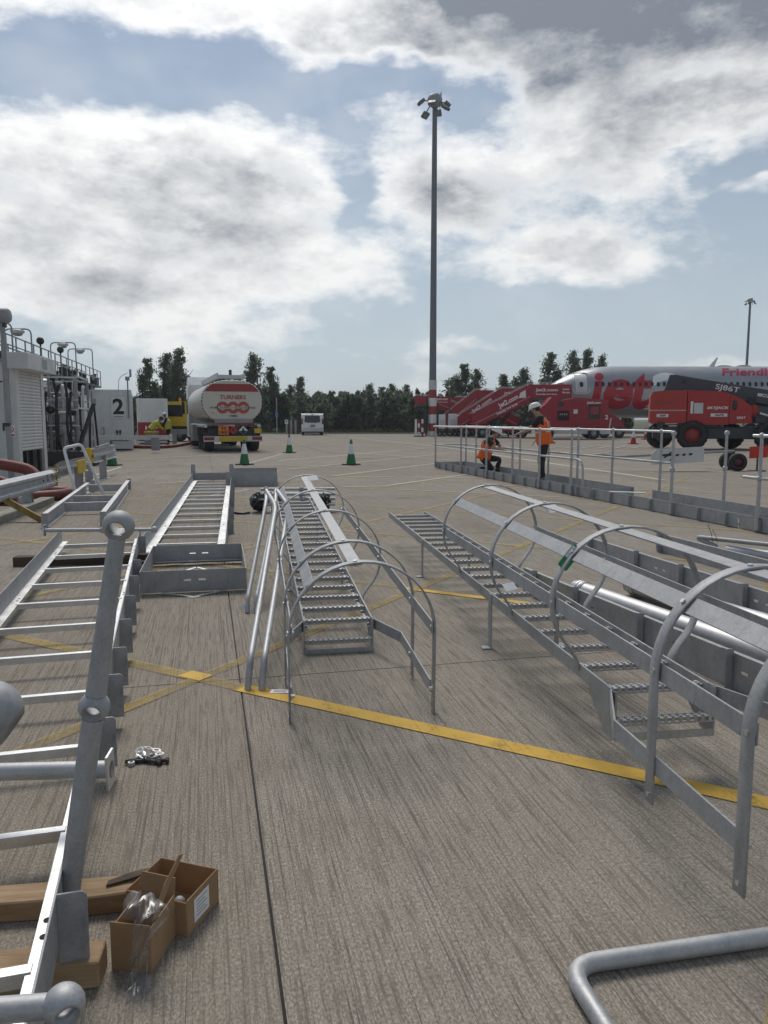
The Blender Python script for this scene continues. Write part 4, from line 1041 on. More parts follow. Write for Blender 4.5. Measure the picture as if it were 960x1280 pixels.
# ================================================================ left side: crash barriers
def w_beam(p0, p1, z, hgt, t, end_mat):
    """corrugated guard rail from p0 to p1"""
    p0, p1 = Vector(p0), Vector(p1); d = (p1 - p0).normalized(); n = Vector((d.y, -d.x, 0))
    prof = [(0, -.5), (.02, -.46), (.075, -.34), (.075, -.22), (.01, -.08), (.01, .08), (.075, .22), (.075, .34), (.02, .46), (0, .5)]
    def run(mb, a, b, off):
        vs = []
        for p in (a, b): vs += [p + n * (q + off) + Vector((0, 0, z + r * hgt)) for q, r in prof]
        for p in (a, b): vs += [p + n * (q + off - .006) + Vector((0, 0, z + r * hgt)) for q, r in prof]
        m = len(prof); fs = []
        for i in range(m - 1): fs.append((i, i + 1, m + i + 1, m + i)); fs.append((2 * m + i, 3 * m + i, 3 * m + i + 1, 2 * m + i + 1))
        for k in (0, m): fs += [(k + i, 2 * m + k + i, 2 * m + k + i + 1, k + i + 1) for i in range(m - 1)]
        fs += [(0, m, 3 * m, 2 * m), (m - 1, 3 * m - 1, 4 * m - 1, 2 * m - 1)]
        mb.add(vs, fs)
    mb = MB(); run(mb, p0, p1, 0); b = mb.build('rail_beam', GALV, t)
    mb = MB(); e = p1 - d * .02; run(mb, e, p1 + d * .10, .004); mb.build('end_cap', end_mat, t)
    for q in (.25, .5):
        for dz in (-.02, .26):
            mb = MB(); c = p1 - d * q + n * (.014 if dz < 0 else .078) + Vector((0, 0, z + dz * hgt)); mb.ball(c, .016, 8, 5); mb.build('bolt', DARK, b)
def bpost(mb, x, y, h, rz): 
    M = Matrix.Translation((x, y, 0)) @ Matrix.Rotation(rz, 4, 'Z'); mb.box((0, -.05, h / 2), (.15, .008, h), M); mb.box((0, .05, h / 2), (.15, .008, h), M); mb.box((0, 0, h / 2), (.008, .092, h), M); mb.box((0, 0, .006), (.34, .3, .012), M)
RUST = simple('rusty_yellow', (.30, .20, .05), .7, 0, .3, 12, .2, .45)
t = thing('crash_barrier', 'corrugated steel crash barrier with rusty yellow end beside the red hoses', 'barrier', (0, 0, 0))
w_beam((-5.15, 8.8, 0), (-5.72, 13.2, 0), .44, .30, t, RUST)
for (x, y) in ((-5.72, 12.5), (-5.40, 9.7)): mb = MB(); bpost(mb, x - .10, y, .5, rad(8)); mb.build('post', GALV_DULL, t)
t = thing('crash_barrier', 'short crash barrier with a yellow arrow plate behind the hoop stand', 'barrier', (0, 0, 0))
w_beam((-6.62, 17.2, 0), (-6.28, 14.9, 0), .47, .32, t, RUST)
for (x, y) in ((-6.52, 15.1), (-6.32, 15.9)): mb = MB(); bpost(mb, x, y, .48, rad(8)); mb.build('post', GALV_DULL, t)
mb = MB(); mb.box((-6.14, 15.6, .50), (.03, .62, .26), None, rad(8)); mb.build('yellow_plate', YELLOWP, t)
t = thing('crash_barrier', 'short crash barrier with a plain yellow end cap near the green cone', 'barrier', (0, 0, 0))
w_beam((-7.15, 20.6, 0), (-6.72, 17.9, 0), .60, .32, t, YELLOWP)
mb = MB(); mb.prism(rounded(.17, .36, .03), (-6.84, 17.78, .60), (1, 0, 0), (0, 0, 1), (0, .06, 0)); mb.build('end_cap', YELLOWP, t)
for (x, y) in ((-6.90, 17.95), (-6.95, 19.0)): mb = MB(); bpost(mb, x, y, .58, rad(8)); mb.build('post', GALV_DULL, t)
t = thing('crash_barrier', 'long level crash barrier in front of the container marked 2', 'barrier', (-11.4, 33.2, 0), rad(12))
mb = MB(); mb.box((0, 0, .66), (4.4, .06, .20)); mb.build('rail_beam', LIGHTGREY, t)
for x in (-1.6, 1.5):
    mb = MB(); mb.box((x, .1, .38), (.34 if x > 0 else .2, .3, .56)); mb.build('post', GREYP, t)
t = thing('crash_barrier', 'far row of grey barrier blocks beyond the two hose workers', 'barrier', (-10.9, 45.5, 0), rad(14))
mb = MB(); mb.box((0, 0, .72), (3.2, .08, .3)); mb.build('rail_beam', GREYP, t)
for x in (-1.4, -.4, .6, 1.4): mb = MB(); mb.box((x, .05, .35), (.25, .25, .7)); mb.build('post', GREYP, t)
# rusty prop leaning under the first barrier
mb = MB(); mb.beam((-5.45, 11.0, .30), (-4.78, 10.75, .01), .10, .025, (0, 1, .3)); tag(mb.build('rusty_prop', RUST), 'rusty yellow flat bar propped under the crash barrier end', 'prop')
mb = MB(); mb.box((-5.6, 11.6, .05), (.22, 3.6, .10), None, rad(9)); tag(mb.build('kerb', simple('pale_kerb', (.30, .285, .25), .9, 0, .2)), 'low concrete kerb under the crash barrier', kind='structure')
# hoop stand
t = thing('hoop_stand', 'white tubular hoop stand standing among the barrier ends', 'stand', (-5.62, 14.4, 0), rad(0))
P = fillet([(-.02, -.35, 0), (-.32, -.1, .92), (-.08, .12, .98), (.22, .35, 0)], .07, 5)
mb = MB(); mb.tube(P, .028, 10); mb.build('hoop', WHITEP, t)

# red hoses piled behind the first barrier
def hose(label, pts, r, group=None):
    t = thing('fuel_hose', label, 'hose', (0, 0, 0), 0, group)
    P = fillet(pts, .5, 8); mb = MB(); mb.tube(P, r, 12); mb.build('hose_body', HOSE, t)
    a, b = P[-1], P[-2]; d = (a - b).normalized(); mb = MB(); mb.tube([a - d * .12, a, a + d * .03], r, 12, True, [r * 1.25, r * 1.25, r * .9]); mb.build('coupling', GALV_DULL, t)
    return t
hose('thick red hose sloping down from the grey kiosk with a grey coupling', [(-8.6, 14.2, .75), (-7.55, 15.0, .60), (-6.95, 15.2, .45), (-6.70, 15.0, .16), (-6.5, 14.0, .10)], .11)
hose('red hose looping on the ground below the crash barrier', [(-7.9, 13.2, .45), (-7.1, 14.0, .38), (-6.6, 14.0, .16), (-5.9, 14.4, .10), (-5.75, 13.9, .10), (-6.35, 13.2, .10), (-7.6, 12.8, .10)], .095)
hose('short red hose with a worn metal end under the crash barrier', [(-7.6, 12.2, .1), (-6.9, 12.9, .10), (-6.25, 13.0, .10), (-5.95, 12.75, .09)], .085)
for a, b in (((-7.55, 15.0, .60), (-7.2, 15.12, .53)), ((-7.45, 13.6, .415), (-7.15, 13.95, .385))): pass

# ================================================================ grey kiosk with roller shutter
KZ = 2.80; KA = rad(9.2)
kk = thing('kiosk', 'light grey metal kiosk with a roller shutter and a prohibition sign', 'building', (-8.66, 18.3, 0), KA)
# local x: -5..0 (front wall faces the viewer at y = 0), local y: 0..2.35
mb = MB(); mb.box((-2.5, .04, KZ / 2), (5.0, .08, KZ)); mb.build('front_wall', LIGHTGREY, kk, .01)
mb = MB(); mb.box((-.04, .17, KZ / 2), (.08, .18, KZ)); mb.box((-.04, 2.27, KZ / 2), (.08, .16, KZ)); mb.box((-.04, 1.22, 2.72), (.08, 1.93, .16)); mb.build('side_frame', LIGHTGREY, kk, .005)
mb = MB(); mb.box((-2.5, 2.39, KZ / 2), (5.0, .08, KZ)); mb.build('rear_wall', LIGHTGREY, kk)
mb = MB(); mb.box((-2.5, 1.2, KZ + .03), (5.1, 2.5, .06)); mb.build('roof', GREYP, kk)
n = 24; prof = []
sl = None
for i in range(n):
    z = .68 + (2.62 - .68) * (i + .5) / n
    if sl is None:
        mb = MB(); hh = (2.62 - .68) / n; mb.prism([(0, -hh / 2), (.022, -hh * .35), (.03, 0), (.022, hh * .35), (0, hh / 2)], (-.05, .27, 0), (1, 0, 0), (0, 0, 1), (0, 1.9, 0)); sl = mb.build('shutter_slat', LIGHTGREY, kk); sl.location = (0, 0, z)
    else: put(sl, kk, (0, 0, z))
mb = MB(); mb.box((-.25, 1.22, .34), (.02, 1.9, .66)); mb.build('opening_shade_sheet', SEAL_AND_SHADE, kk)  # near-black sheet standing in for the shade below the raised shutter
for y in (.35, .85, 1.4, 2.0): mb = MB(); mb.box((-.1, y, .33), (.08, .10, .66)); mb.build('pipe_upright', DARK, kk)
mb = MB(); mb.box((.15, .95, 2.80), (.46, 2.5, .38)); hb = mb.build('shutter_hood', LIGHTGREY, kk, .01)
for y, w in ((.25, .42), (1.15, .42), (1.95, .40)):
    mb = MB(); mb.box((.383, y, 2.80), (.006, w, .24)); mb.build('hood_panel', GREYP if y == 1.15 else LIGHTGREY, hb, .002)
mb = MB(); mb.box((-.75, -.006, 1.5), (1.05, .012, 1.7)); dr = mb.build('door', LIGHTGREY, kk, .004); 
mb = MB(); mb.box((-.31, -.02, 1.25), (.04, .03, .14)); mb.build('door_handle', DARK, dr)
mb = MB(); mb.box((-.15, -.006, 1.40), (.02, .012, 2.6)); mb.build('trim', GREYP, kk)
sg = MB(); sg.box((-.16, -.018, 1.17), (.19, .008, .27)); sg = sg.build('prohibition_sign', WHITECLEAN, kk)
SRED = simple('sign_red', (.45, .02, .02), .5)
M = Matrix.Translation((-.16, -.023, 1.21)) @ Matrix.Rotation(rad(90), 4, 'X')
mb = MB(); mb.lathe([(.055, -.001), (.075, -.001), (.075, .001), (.055, .001)], 20, M, closed=True); mb.build('red_ring', SRED, sg)
mb = MB(); mb.beam((-.21, -.024, 1.26), (-.11, -.024, 1.16), .003, .016, (0, 1, 0)); mb.build('red_bar', SRED, sg)
mb = MB(); mb.box((-.16, -.0235, 1.205), (.035, .002, .07)); mb.build('pictogram', BLACK, sg)
mb = MB(); mb.box((-.16, -.0235, 1.075), (.16, .002, .04)); mb.build('red_strip', SRED, sg)
# pole with floodlight standing in front of the kiosk
t = thing('floodlight_pole', 'grey pole with a round floodlight head and cable in front of the kiosk', 'floodlight', (-8.60, 17.7, 0))
mb = MB(); mb.tube([(0, 0, 0), (0, 0, 3.6)], .055, 12); mb.build('pole', GREYP, t)
mb = MB(); M = Matrix.Translation((-.08, 0, 3.76)) @ Matrix.Rotation(rad(90), 4, 'Y'); mb.lathe([(0, -.36), (.14, -.34), (.17, -.2), (.17, .2), (.14, .25), (0, .25)], 18, M); mb.build('lamp_head', GREYP, t)
mb = MB(); mb.box((-.02, 0, 3.57), (.2, .1, .12)); mb.build('bracket', DARK, t)
mb = MB(); mb.tube(fillet([(-.05, -.06, 2.3), (-.55, -.06, 2.25), (-.62, -.06, 2.75), (-.3, -.06, 2.95)], .25, 6), .018, 8); mb.build('cable', BLACK, t)
mb = MB(); mb.box((0, -.07, 1.33), (.16, .06, .07)); mb.build('clamp', DARK, t)

# ================================================================ fuel tanks with catwalk
A0 = Vector((-11.4, 20.5, 0)); A1 = Vector((-15.6, 40.0, 0)); AD = (A1 - A0).normalized(); AN = Vector((AD.y, -AD.x, 0))
t = thing('fuel_tank', 'long white fuel tank with domed end behind the grey kiosk', 'tank', (0, 0, 0))
def tank_run(a, b, r, z, m):
    mb = MB(); pts = []; rr = []
    L = (b - a).length
    for q, s in ((0, .05), (.12, .55), (.35, .85), (.75, 1), (L - .75, 1), (L - .35, .85), (L - .12, .55), (L, .05)): pts.append(a + AD * q + Vector((0, 0, z))); rr.append(r * s)
    mb.tube(pts, r, 28, True, rr); return mb
tank_run(A0 - AN * .6, A0 + AD * 9.5 - AN * .6, 1.42, 1.75, WHITEP).build('shell', WHITEP, t)
for q in (1.5, 7.5): mb = MB(); mb.beam(A0 + AD * q - AN * 1.7 + Vector((0, 0, .3)), A0 + AD * q + AN * .5 + Vector((0, 0, .3)), .3, .6); mb.build('saddle', GREYP, t)
t = thing('fuel_tank', 'second white fuel tank behind the loading gantry and container', 'tank', (0, 0, 0))
tank_run(A0 + AD * 10.0 - AN * .2, A1 - AN * .2, 1.42, 1.75, WHITEP).build('shell', WHITEP, t)
for q in (11.5, 18.5): mb = MB(); mb.beam(A0 + AD * q - AN * 1.3 + Vector((0, 0, .3)), A0 + AD * q + AN * .9 + Vector((0, 0, .3)), .3, .6); mb.build('saddle', GREYP, t)
cw = thing('catwalk', 'tank-top catwalk with thin railings and goose-neck lamps', 'catwalk', (0, 0, 0))
CO = A0 + AN * .75
mb = MB(); mb.beam(CO + Vector((0, 0, 3.05)), CO + AD * 19 + Vector((0, 0, 3.05)), .8, .08); mb.build('deck', DARK, cw)
post = None
for s in (-.38, .38):
    for z in (3.45, 3.82):
        mb = MB(); mb.tube([CO + AN * s + Vector((0, 0, z)), CO + AD * 19 + AN * s + Vector((0, 0, z))], .022, 6); mb.build('rail', GREYP, cw)
    for i in range(18):
        p = CO + AN * s + AD * (i * 19 / 17)
        if post is None: mb = MB(); mb.tube([(0, 0, 3.06), (0, 0, 3.84)], .022, 6); post = mb.build('rail_post', GREYP, cw); post.location = p
        else: put(post, cw, p)
rs = random.Random(3)
for i in range(44):
    q = 3 + rs.random() * 15.5; p = CO + AD * q + AN * rs.uniform(-.35, .45); h = rs.uniform(.15, .5)
    mb = MB(); mb.tube([p + Vector((0, 0, 3.09)), p + Vector((0, 0, 3.09 + h))], .07, 8); mb.ball(p + Vector((0, 0, 3.09 + h)), .10, 8, 5, (1, 1, .5)); mb.build('valve', DARK, cw)
for i in range(4):
    p = CO + AD * (10 + i * 2.4); mb = MB(); mb.box((p.x, p.y, 2.85), (.5, 1.2, .4), None, rad(12)); mb.build('pipe_manifold', DARK, cw)
for q in range(4, 20, 4):
    p = CO + AD * q + AN * .36; mb = MB(); mb.tube([p + Vector((0, 0, -p.z)), p + Vector((0, 0, 3.02))], .06, 8); mb.build('support', GREYP, cw)
def goose(q, wd, z):
    p = CO + AD * q + AN * .1; mb = MB(); P = fillet([p + Vector((-wd, 0, 3.2)), p + Vector((-wd, 0, z)), p + Vector((wd, 0, z)), p + Vector((wd, 0, 3.2))], .18, 5); mb.tube(P, .025, 8); o = mb.build('lamp_bracket', GREYP, cw)
    mb = MB(); mb.ball(p + Vector((0, 0, z - .08)), .22, 14, 6, (1, 1, .38)); mb.build('lamp_shade', LIGHTGREY, o)
    mb = MB(); mb.ball(p + Vector((0, 0, z - .16)), .15, 12, 6, (1, 1, .4)); mb.build('lamp_glass', GREYP, o)
goose(1.6, .36, 4.15); goose(3.7, .42, 4.22); goose(11.0, .50, 4.5); goose(15.0, .55, 4.6)
for q in (5.6, 9.0):
    p = CO + AD * q + AN * .36; mb = MB(); mb.tube([p + Vector((0, 0, 3.1)), p + Vector((0, 0, 4.0))], .03, 8); mb.ball(p + Vector((0, 0, 4.05)), .13, 10, 6); mb.build('beacon', DARK, cw)

# ================================================================ loading gantry: pipes, arms and hoses
lg = thing('loading_gantry', 'tangle of grey pipes, loading arms and black hoses beside the kiosk', 'gantry', (-10.75, 24.0, 0), rad(14))
mb = MB(); mb.box((.5, 1.6, .22), (2.4, 3.8, .44)); mb.build('bund', DARK, lg, .01)
mb = MB(); mb.box((1.72, 1.6, .52), (.06, 3.9, .16)); mb.build('bund_rail', GREYP, lg)
rs = random.Random(5)
for (x, y) in ((-.55, .2), (.35, .2), (1.15, .2), (-.55, 3.0), (.35, 3.0), (1.15, 3.0)):
    mb = MB(); mb.box((x, y, 1.62), (.07, .07, 2.4)); mb.build('upright', GREYP, lg)
for y in (.2, 3.0):
    for z in (1.25, 1.75, 2.05, 2.75): mb = MB(); mb.box((.3, y - .036, z), (1.78, .05, .05)); mb.build('cross_rail', LIGHTGREY, lg)
for x in (-.55, 1.15):
    for z in (1.75, 2.75): mb = MB(); mb.box((x, 1.6, z + .052), (.05, 2.85, .05)); mb.build('cross_rail', LIGHTGREY, lg)
for i in range(20):
    x = -.45 + i * .085 + rs.uniform(-.03, .03); y = rs.uniform(.4, 2.6); z1 = rs.uniform(1.7, 2.7)
    mb = MB(); mb.tube(fillet([(x, y, .44), (x, y, z1), (x + rs.uniform(-.3, .3), y + .5, z1)], .12, 3), rs.choice((.03, .045, .06)), 8); mb.build('pipe', rs.choice((GREYP, LIGHTGREY, LIGHTGREY, DARK)), lg)
for i in range(12):
    z = .7 + rs.random() * 1.6; y = rs.uniform(.3, 2.0); mb = MB(); mb.tube([(-.5, y, z), (1.1, y, z)], rs.choice((.03, .05, .07)), 8); mb.build('pipe', rs.choice((GREYP, LIGHTGREY, GREYP)), lg)
for i in range(7):
    x = -.2 + i * .2; y = rs.uniform(-.05, .5); mb = MB(); M = Matrix.Translation((x, y, rs.uniform(.8, 1.9))) @ Matrix.Rotation(rad(90), 4, 'X'); mb.lathe([(0, -.1), (.12, -.1), (.12, .1), (0, .1)], 14, M); mb.build('flow_meter', rs.choice((GREYP, DARK, LIGHTGREY)), lg)
for i, (x, b, z1) in enumerate(((-.38, .10, 2.55), (.30, -.06, 2.3), (.52, .10, 2.65), (.66, -.08, 2.5), (.85, .08, 2.6), (1.02, -.05, 2.3))):
    mb = MB(); mb.tube(fillet([(x, .0, z1), (x + b, -.10, z1 - .5), (x + b * .3, -.14, 1.2), (x + b * 1.5, -.05, .5)], .5, 6), .042, 8); mb.build('black_hose', BLACK, lg)
mb = MB(); mb.box((.12, -.12, 1.05), (.16, .14, .42)); mb.build('yellow_actuator', YELLOWP, lg); mb = MB(); mb.box((-.35, .05, 1.25), (.5, .3, .5)); mb.build('control_box', LIGHTGREY, lg)
mb = MB(); mb.box((-.62, -.02, .95), (.12, .2, 1.0)); mb.build('control_box', LIGHTGREY, lg)
mb = MB(); mb.beam((1.15, .1, .5), (1.62, .5, 1.95), .09, .10); mb.build('loading_arm', DARK, lg)
mb = MB(); mb.beam((1.62, .5, 1.95), (1.70, .45, .6), .04, .05); mb.beam((1.5, .5, 1.6), (1.45, .45, .55), .04, .05); mb.build('arm_drop', BLACK, lg)
mb = MB(); mb.box((1.62, .5, 2.02), (.16, .12, .16)); mb.build('arm_head', GREYP, lg)
for i in range(3):
    mb = MB(); mb.tube([(1.55 + .26 * math.cos(q) + .02 * i, .55 + .34 * math.sin(q), .05 + .06 * i) for q in [.42 * j for j in range(16)]], .035, 7); mb.build('hose_coil', BLACK, lg)

# ================================================================ containers
def container(label, loc, rz, W, D, Hh, lower, mat):
    t = thing('shipping_container', label, 'container', loc, rz)
    mb = MB(); mb.box((0, D / 2, Hh / 2 + .06), (W - .04, D - .04, Hh - .06)); mb.build('body', mat, t, .01)
    for x in (-W / 2 + .05, W / 2 - .05):
        for y in (.05, D - .05): mb = MB(); mb.box((x, y, Hh / 2 + .03), (.12, .12, Hh)); mb.build('corner_post', mat, t)
    for z in (.10, Hh): mb = MB(); mb.box((0, .05, z), (W - .02, .10, .10)); mb.build('end_rail', mat, t)
    rib = None; nr = int(D / .28)
    for i in range(nr):
        y = .2 + i * (D - .35) / nr
        if rib is None: mb = MB(); mb.box((0, 0, Hh / 2 + .06), (.035, .13, Hh - .25)); rib = mb.build('side_rib', mat, t); rib.location = (W / 2 - .006, y, 0)
        else: put(rib, t, (W / 2 - .006, y, 0))
    return t
c2 = container('white shipping container with a large black number two on its end', (-13.05, 36.5, 0), rad(17.5), 2.25, 6.0, 2.78, None, WHITEP)
mb = MB(); mb.box((.52, -.012, 2.0), (.66, .012, .98)); nb = mb.build('number_plate', WHITECLEAN, c2)
lettering('number', '2', BLACK, nb, frame_m((.52, -.022, 2.05), (1, 0, 0), (0, 0, 1)), w=.50, h=.74, bold=.03, ext=.003)
mb = MB(); mb.box((.52, -.02, 1.57), (.44, .003, .025)); mb.build('print_line', BLACK, nb)
for x in (.42, .56): mb = MB(); mb.box((x, -.02, .86), (.09, .04, .14)); mb.tube([(x, -.02, .5), (x, -.02, .8)], .02, 6); mb.build('socket', DARK, c2)
mb = MB(); mb.box((.55, -.01, .46), (.75, .02, .05)); mb.build('vent_slot', DARK, c2)
mb = MB(); mb.tube(fillet([(-.25, -.03, .75), (-.15, -.12, .75), (-.15, -.12, 1.05), (-.25, -.03, 1.05)], .04, 3), .02, 6); mb.build('handle', GREYP, c2)
mb = MB(); mb.tube([(.98, -.05, 1.5), (.98, -.05, 3.3)], .03, 8); mb.box((.98, -.05, 3.35), (.2, .14, .18)); mb.box((1.12, -.05, 3.6), (.10, .1, .36)); mb.build('sensor_mast', GREYP, c2)
mb = MB(); mb.tube(fillet([(.55, -.05, 2.8), (.6, -.05, 3.4), (1.0, -.05, 3.62)], .4, 5), .015, 6); mb.build('cable', GREYP, c2)
c3 = container('white container with a dark red lower half behind the hose workers', (-13.75, 46.0, 0), rad(17.2), 1.75, 5.0, 2.62, None, WHITEP)
mb = MB(); mb.box((0, -.014, .72), (1.70, .012, 1.1)); rp = mb.build('red_panel', REDP, c3)
for x, w, h in ((-.38, .10, .20), (-.14, .12, .09), (.02, .12, .09), (.20, .12, .09)): mb = MB(); mb.box((x, -.021, .95), (w, .003, h)); mb.build('printed_mark', WHITECLEAN, rp)
for i in range(7): mb = MB(); mb.box((-.72 + i * .24, -.012, 1.95), (.10, .016, 1.2)); mb.build('end_rib', WHITEP, c3)

# ================================================================ fuel tanker lorry (local y points forward, rear at y = 0)
def wheel(parent, x, y, r, w, rim_mat, name='wheel', axis='X'):
    M = Matrix.Translation((x, y, r)) @ Matrix.Rotation(rad(90), 4, 'Y' if axis == 'X' else 'X')
    mb = MB(); mb.lathe([(r * .55, -w / 2), (r * .9, -w / 2), (r, -w * .36), (r, w * .36), (r * .9, w / 2), (r * .55, w / 2)], 26, M, closed=True); o = mb.build(name, RUBBER, parent)
    mb = MB(); mb.lathe([(0, -w * .3), (r * .22, -w * .42), (r * .28, -w * .3), (r * .56, -w * .38), (r * .56, w * .38), (r * .28, w * .3), (r * .22, w * .42), (0, w * .3)], 18, M); mb.build('rim', rim_mat, o)
    return o
tk = thing('fuel_tanker', 'white and red fuel tanker lorry seen from behind, hose at its side', 'lorry', (-6.82, 34.9, 0), rad(18))
CREAM = simple('tanker_white', (.58, .555, .49), .36, 0, .05, 2, 0, .18)
BAND = simple('tanker_red', (.30, .035, .03), .45, 0, .1, 2, 0, .12)
ART = simple('art_red', (.42, .07, .045), .5)
def ell(a, b, n=40, p=2.35):
    out = []
    for i in range(n):
        t = 2 * math.pi * i / n; c, s = math.cos(t), math.sin(t)
        out.append((a * math.copysign(abs(c) ** (2 / p), c), b * math.copysign(abs(s) ** (2 / p), s)))
    return out
E0 = ell(1, 1)
mb = MB(); st = [(0, .955), (.03, .98), (.10, 1.0), (8.6, 1.0), (8.7, .95)]; vs = []
for y, k in st: vs += [(1.36 * k * x, y, 2.24 + .98 * k * z) for x, z in E0]
n = len(E0); fs = [(i * n + j, i * n + (j + 1) % n, (i + 1) * n + (j + 1) % n, (i + 1) * n + j) for i in range(len(st) - 1) for j in range(n)]
mb.add(vs, fs, True); mb.add([vs[i] for i in range(n)], [tuple(range(n))]); mb.add(vs[-n:], [tuple(reversed(range(n)))]); shell = mb.build('tank_shell', CREAM, tk)
for k in range(5):
    mb = MB(); y = 1.2 + k * 1.7; vs = []
    for yy in (y, y + .12): vs += [(1.375 * x, yy, 2.24 + .995 * z) for x, z in E0]
    mb.add(vs, [(j, (j + 1) % n, n + (j + 1) % n, n + j) for j in range(n)], True); mb.build('tank_rib', WHITEP, shell)
# red band clipped to the tank outline
def chord(z):
    best = 0
    for x, zz in ell(1.36 * .95, .98 * .95, 240):
        if abs(zz - (z - 2.24)) < .02: best = max(best, x)
    return best
zz = [2.68 + .34 * i / 8 for i in range(9)]; poly = [(chord(z), z) for z in zz] + [(-chord(z), z) for z in reversed(zz)]
mb = MB(); mb.prism(poly, (0, -.012, 0), (1, 0, 0), (0, 0, 1), (0, .010, 0)); mb.build('red_band', BAND, shell)
for i in range(46):
    t = 2 * math.pi * i / 46; 
    if math.sin(t) < -.72: continue
    p = 2.35; a0 = t - .035; a1 = t + .035; q = []
    for a, k in ((a0, .975), (a1, .975), (a1, 1.0), (a0, 1.0)):
        c, s = math.cos(a), math.sin(a); q.append((1.36 * k * math.copysign(abs(c) ** (2 / p), c), 2.24 + .98 * k * math.copysign(abs(s) ** (2 / p), s)))
    mb = MB(); mb.prism(q, (0, -.014, 0), (1, 0, 0), (0, 0, 1), (0, .012, 0)); mb.build('outline_dash', DARK, shell)
XZ = lambda x, z, y=-.018: frame_m((x, y, z), (1, 0, 0), (0, 0, 1))
lettering('lettering', 'TURNERS', ART, shell, XZ(.03, 2.43), w=1.17, h=.185, bold=.02, ext=.003)
for i, x in enumerate((-.43, .03, .49)):
    M = Matrix.Translation((x, -.013, 1.97)) @ Matrix.Rotation(rad(90), 4, 'X')
    r0, r1 = (.12, .27); mb = MB(); mb.lathe([(r0, -.003), (r1, -.003), (r1, .003), (r0, .003)], 26, M, closed=True, smooth=False); mb.build('ring_mark', ART, shell)
mb = MB(); mb.box((.03, -.0185, 1.965), (1.32, .003, .10)); mb.build('white_stripe', CREAM, shell)
lettering('lettering', 'FUEL SUPPLY SOLUTIONS', DARK, shell, XZ(.03, 1.965, -.023), w=2.0, h=.075, bold=.015, ext=.002)
lettering('lettering', '1086', DARK, shell, XZ(.05, 1.60), w=.32, h=.085, bold=.03, ext=.002)
mb = MB(); mb.prism([(-.06, -.05), (.06, -.05), (0, .06)], (-.86, -.016, 1.74), (1, 0, 0), (0, 0, 1), (0, .012, 0)); mb.build('warning_mark', YELLOWP, shell)
mb = MB(); mb.box((.05, -.03, 1.38), (1.72, .05, .18)); mb.build('grey_panel', GREYP, tk)
mb = MB(); mb.box((.05, -.02, 1.24), (1.85, .10, .07)); mb.build('red_strip', BAND, tk)
mb = MB(); mb.box((0, 4.4, .95), (.95, 8.7, .28)); mb.box((0, .35, .75), (2.2, .3, .5)); mb.build('chassis', DARK, tk)
mb = MB(); mb.box((-.42, -.03, .95), (.46, .02, .40)); pl = mb.build('hazard_plate', ORANGEP, tk)
for z in (1.04, .95): 
    lettering('lettering', '33' if z > 1 else '1863', BLACK, pl, XZ(-.42, 1.05 if z > 1 else .87, -.042), w=.22 if z > 1 else .34, h=.13, bold=.03, ext=.001)
for x, mt in ((.02, simple('hazard_red', (.50, .02, .02), .5)), (.46, WHITECLEAN)):
    mb = MB(); s = .20; mb.prism([(0, -s), (s, 0), (0, s), (-s, 0)], (x, -.035, .95), (1, 0, 0), (0, 0, 1), (0, .012, 0)); d = mb.build('hazard_diamond', mt, tk)
    mb = MB(); mb.prism([(-.05, -.06), (.05, -.06), (.02, .02), (.05, .08), (-.02, .05), (-.06, .0)], (x, -.042, .99), (1, 0, 0), (0, 0, 1), (0, .004, 0)); mb.build('symbol', BLACK, d)
mb = MB(); mb.prism([(0, -.19), (.17, -.02), (-.17, -.02)], (.46, -.042, .95), (1, 0, 0), (0, 0, 1), (0, .004, 0)); mb.build('symbol', BLACK, tk)
mb = MB(); mb.box((1.12, -.03, .93), (.32, .02, .22)); npl = mb.build('number_plate', YELLOWP, tk)
mb = MB(); mb.box((0, -.06, .57), (2.62, .08, .25)); mb.build('bumper', LIGHTGREY, tk, .01)
mb = MB(); mb.box((.0, -.105, .57), (1.28, .008, .22)); mb.build('yellow_marker', YELLOWP, tk)
for s in (-1, 1):
    mb = MB(); mb.box((s * 1.07, -.106, .60), (.44, .010, .17)); lt = mb.build('tail_light', simple('tail_red', (.25, .01, .01), .3), tk)
    mb = MB(); mb.box((s * 1.07, -.113, .66), (.40, .004, .02)); mb.build('reflector', LIGHTGREY, lt)
    for y in (.75, 2.05, 3.35):
        wheel(tk, s * 1.02, y, .51, .42, GALV_DULL)
        mb = MB(); P = [(.60 * math.cos(a), .51 + .60 * math.sin(a)) for a in [math.pi * (.08 + .84 * i / 8) for i in range(9)]]; Q = [(x * 1.04, .51 + (z - .51) * 1.04) for x, z in reversed(P)]
        mb.prism(P + Q, (s * 1.02 - .24, y, 0), (0, 1, 0), (0, 0, 1), (.48, 0, 0)); mb.build('mudguard', DARK, tk)
    mb = MB(); mb.tube([(s * 1.2, .1, 1.15), (s * 1.2, 8.4, 1.15)], .09, 8); mb.build('hose_tube', LIGHTGREY, tk)
mb = MB(); mb.box((0, 4.3, 3.30), (1.2, 8.2, .10)); mb.box((-.6, 4.3, 3.40), (.06, 8.2, .22)); mb.box((.6, 4.3, 3.40), (.06, 8.2, .22)); mb.box((0, .22, 3.36), (1.2, .05, .14)); mb.build('top_walkway', LIGHTGREY, tk)
mb = MB(); mb.box((0, .5, 3.52), (.12, .12, .3)); mb.build('top_valve', DARK, tk)
mb = MB(); mb.box((-1.22, 5.0, .78), (.5, 1.6, .8)); mb.build('pump_locker', GREYP, tk); mb = MB(); mb.box((-1.475, 4.6, .85), (.02, .3, .35)); mb.build('yellow_label', YELLOWP, tk)
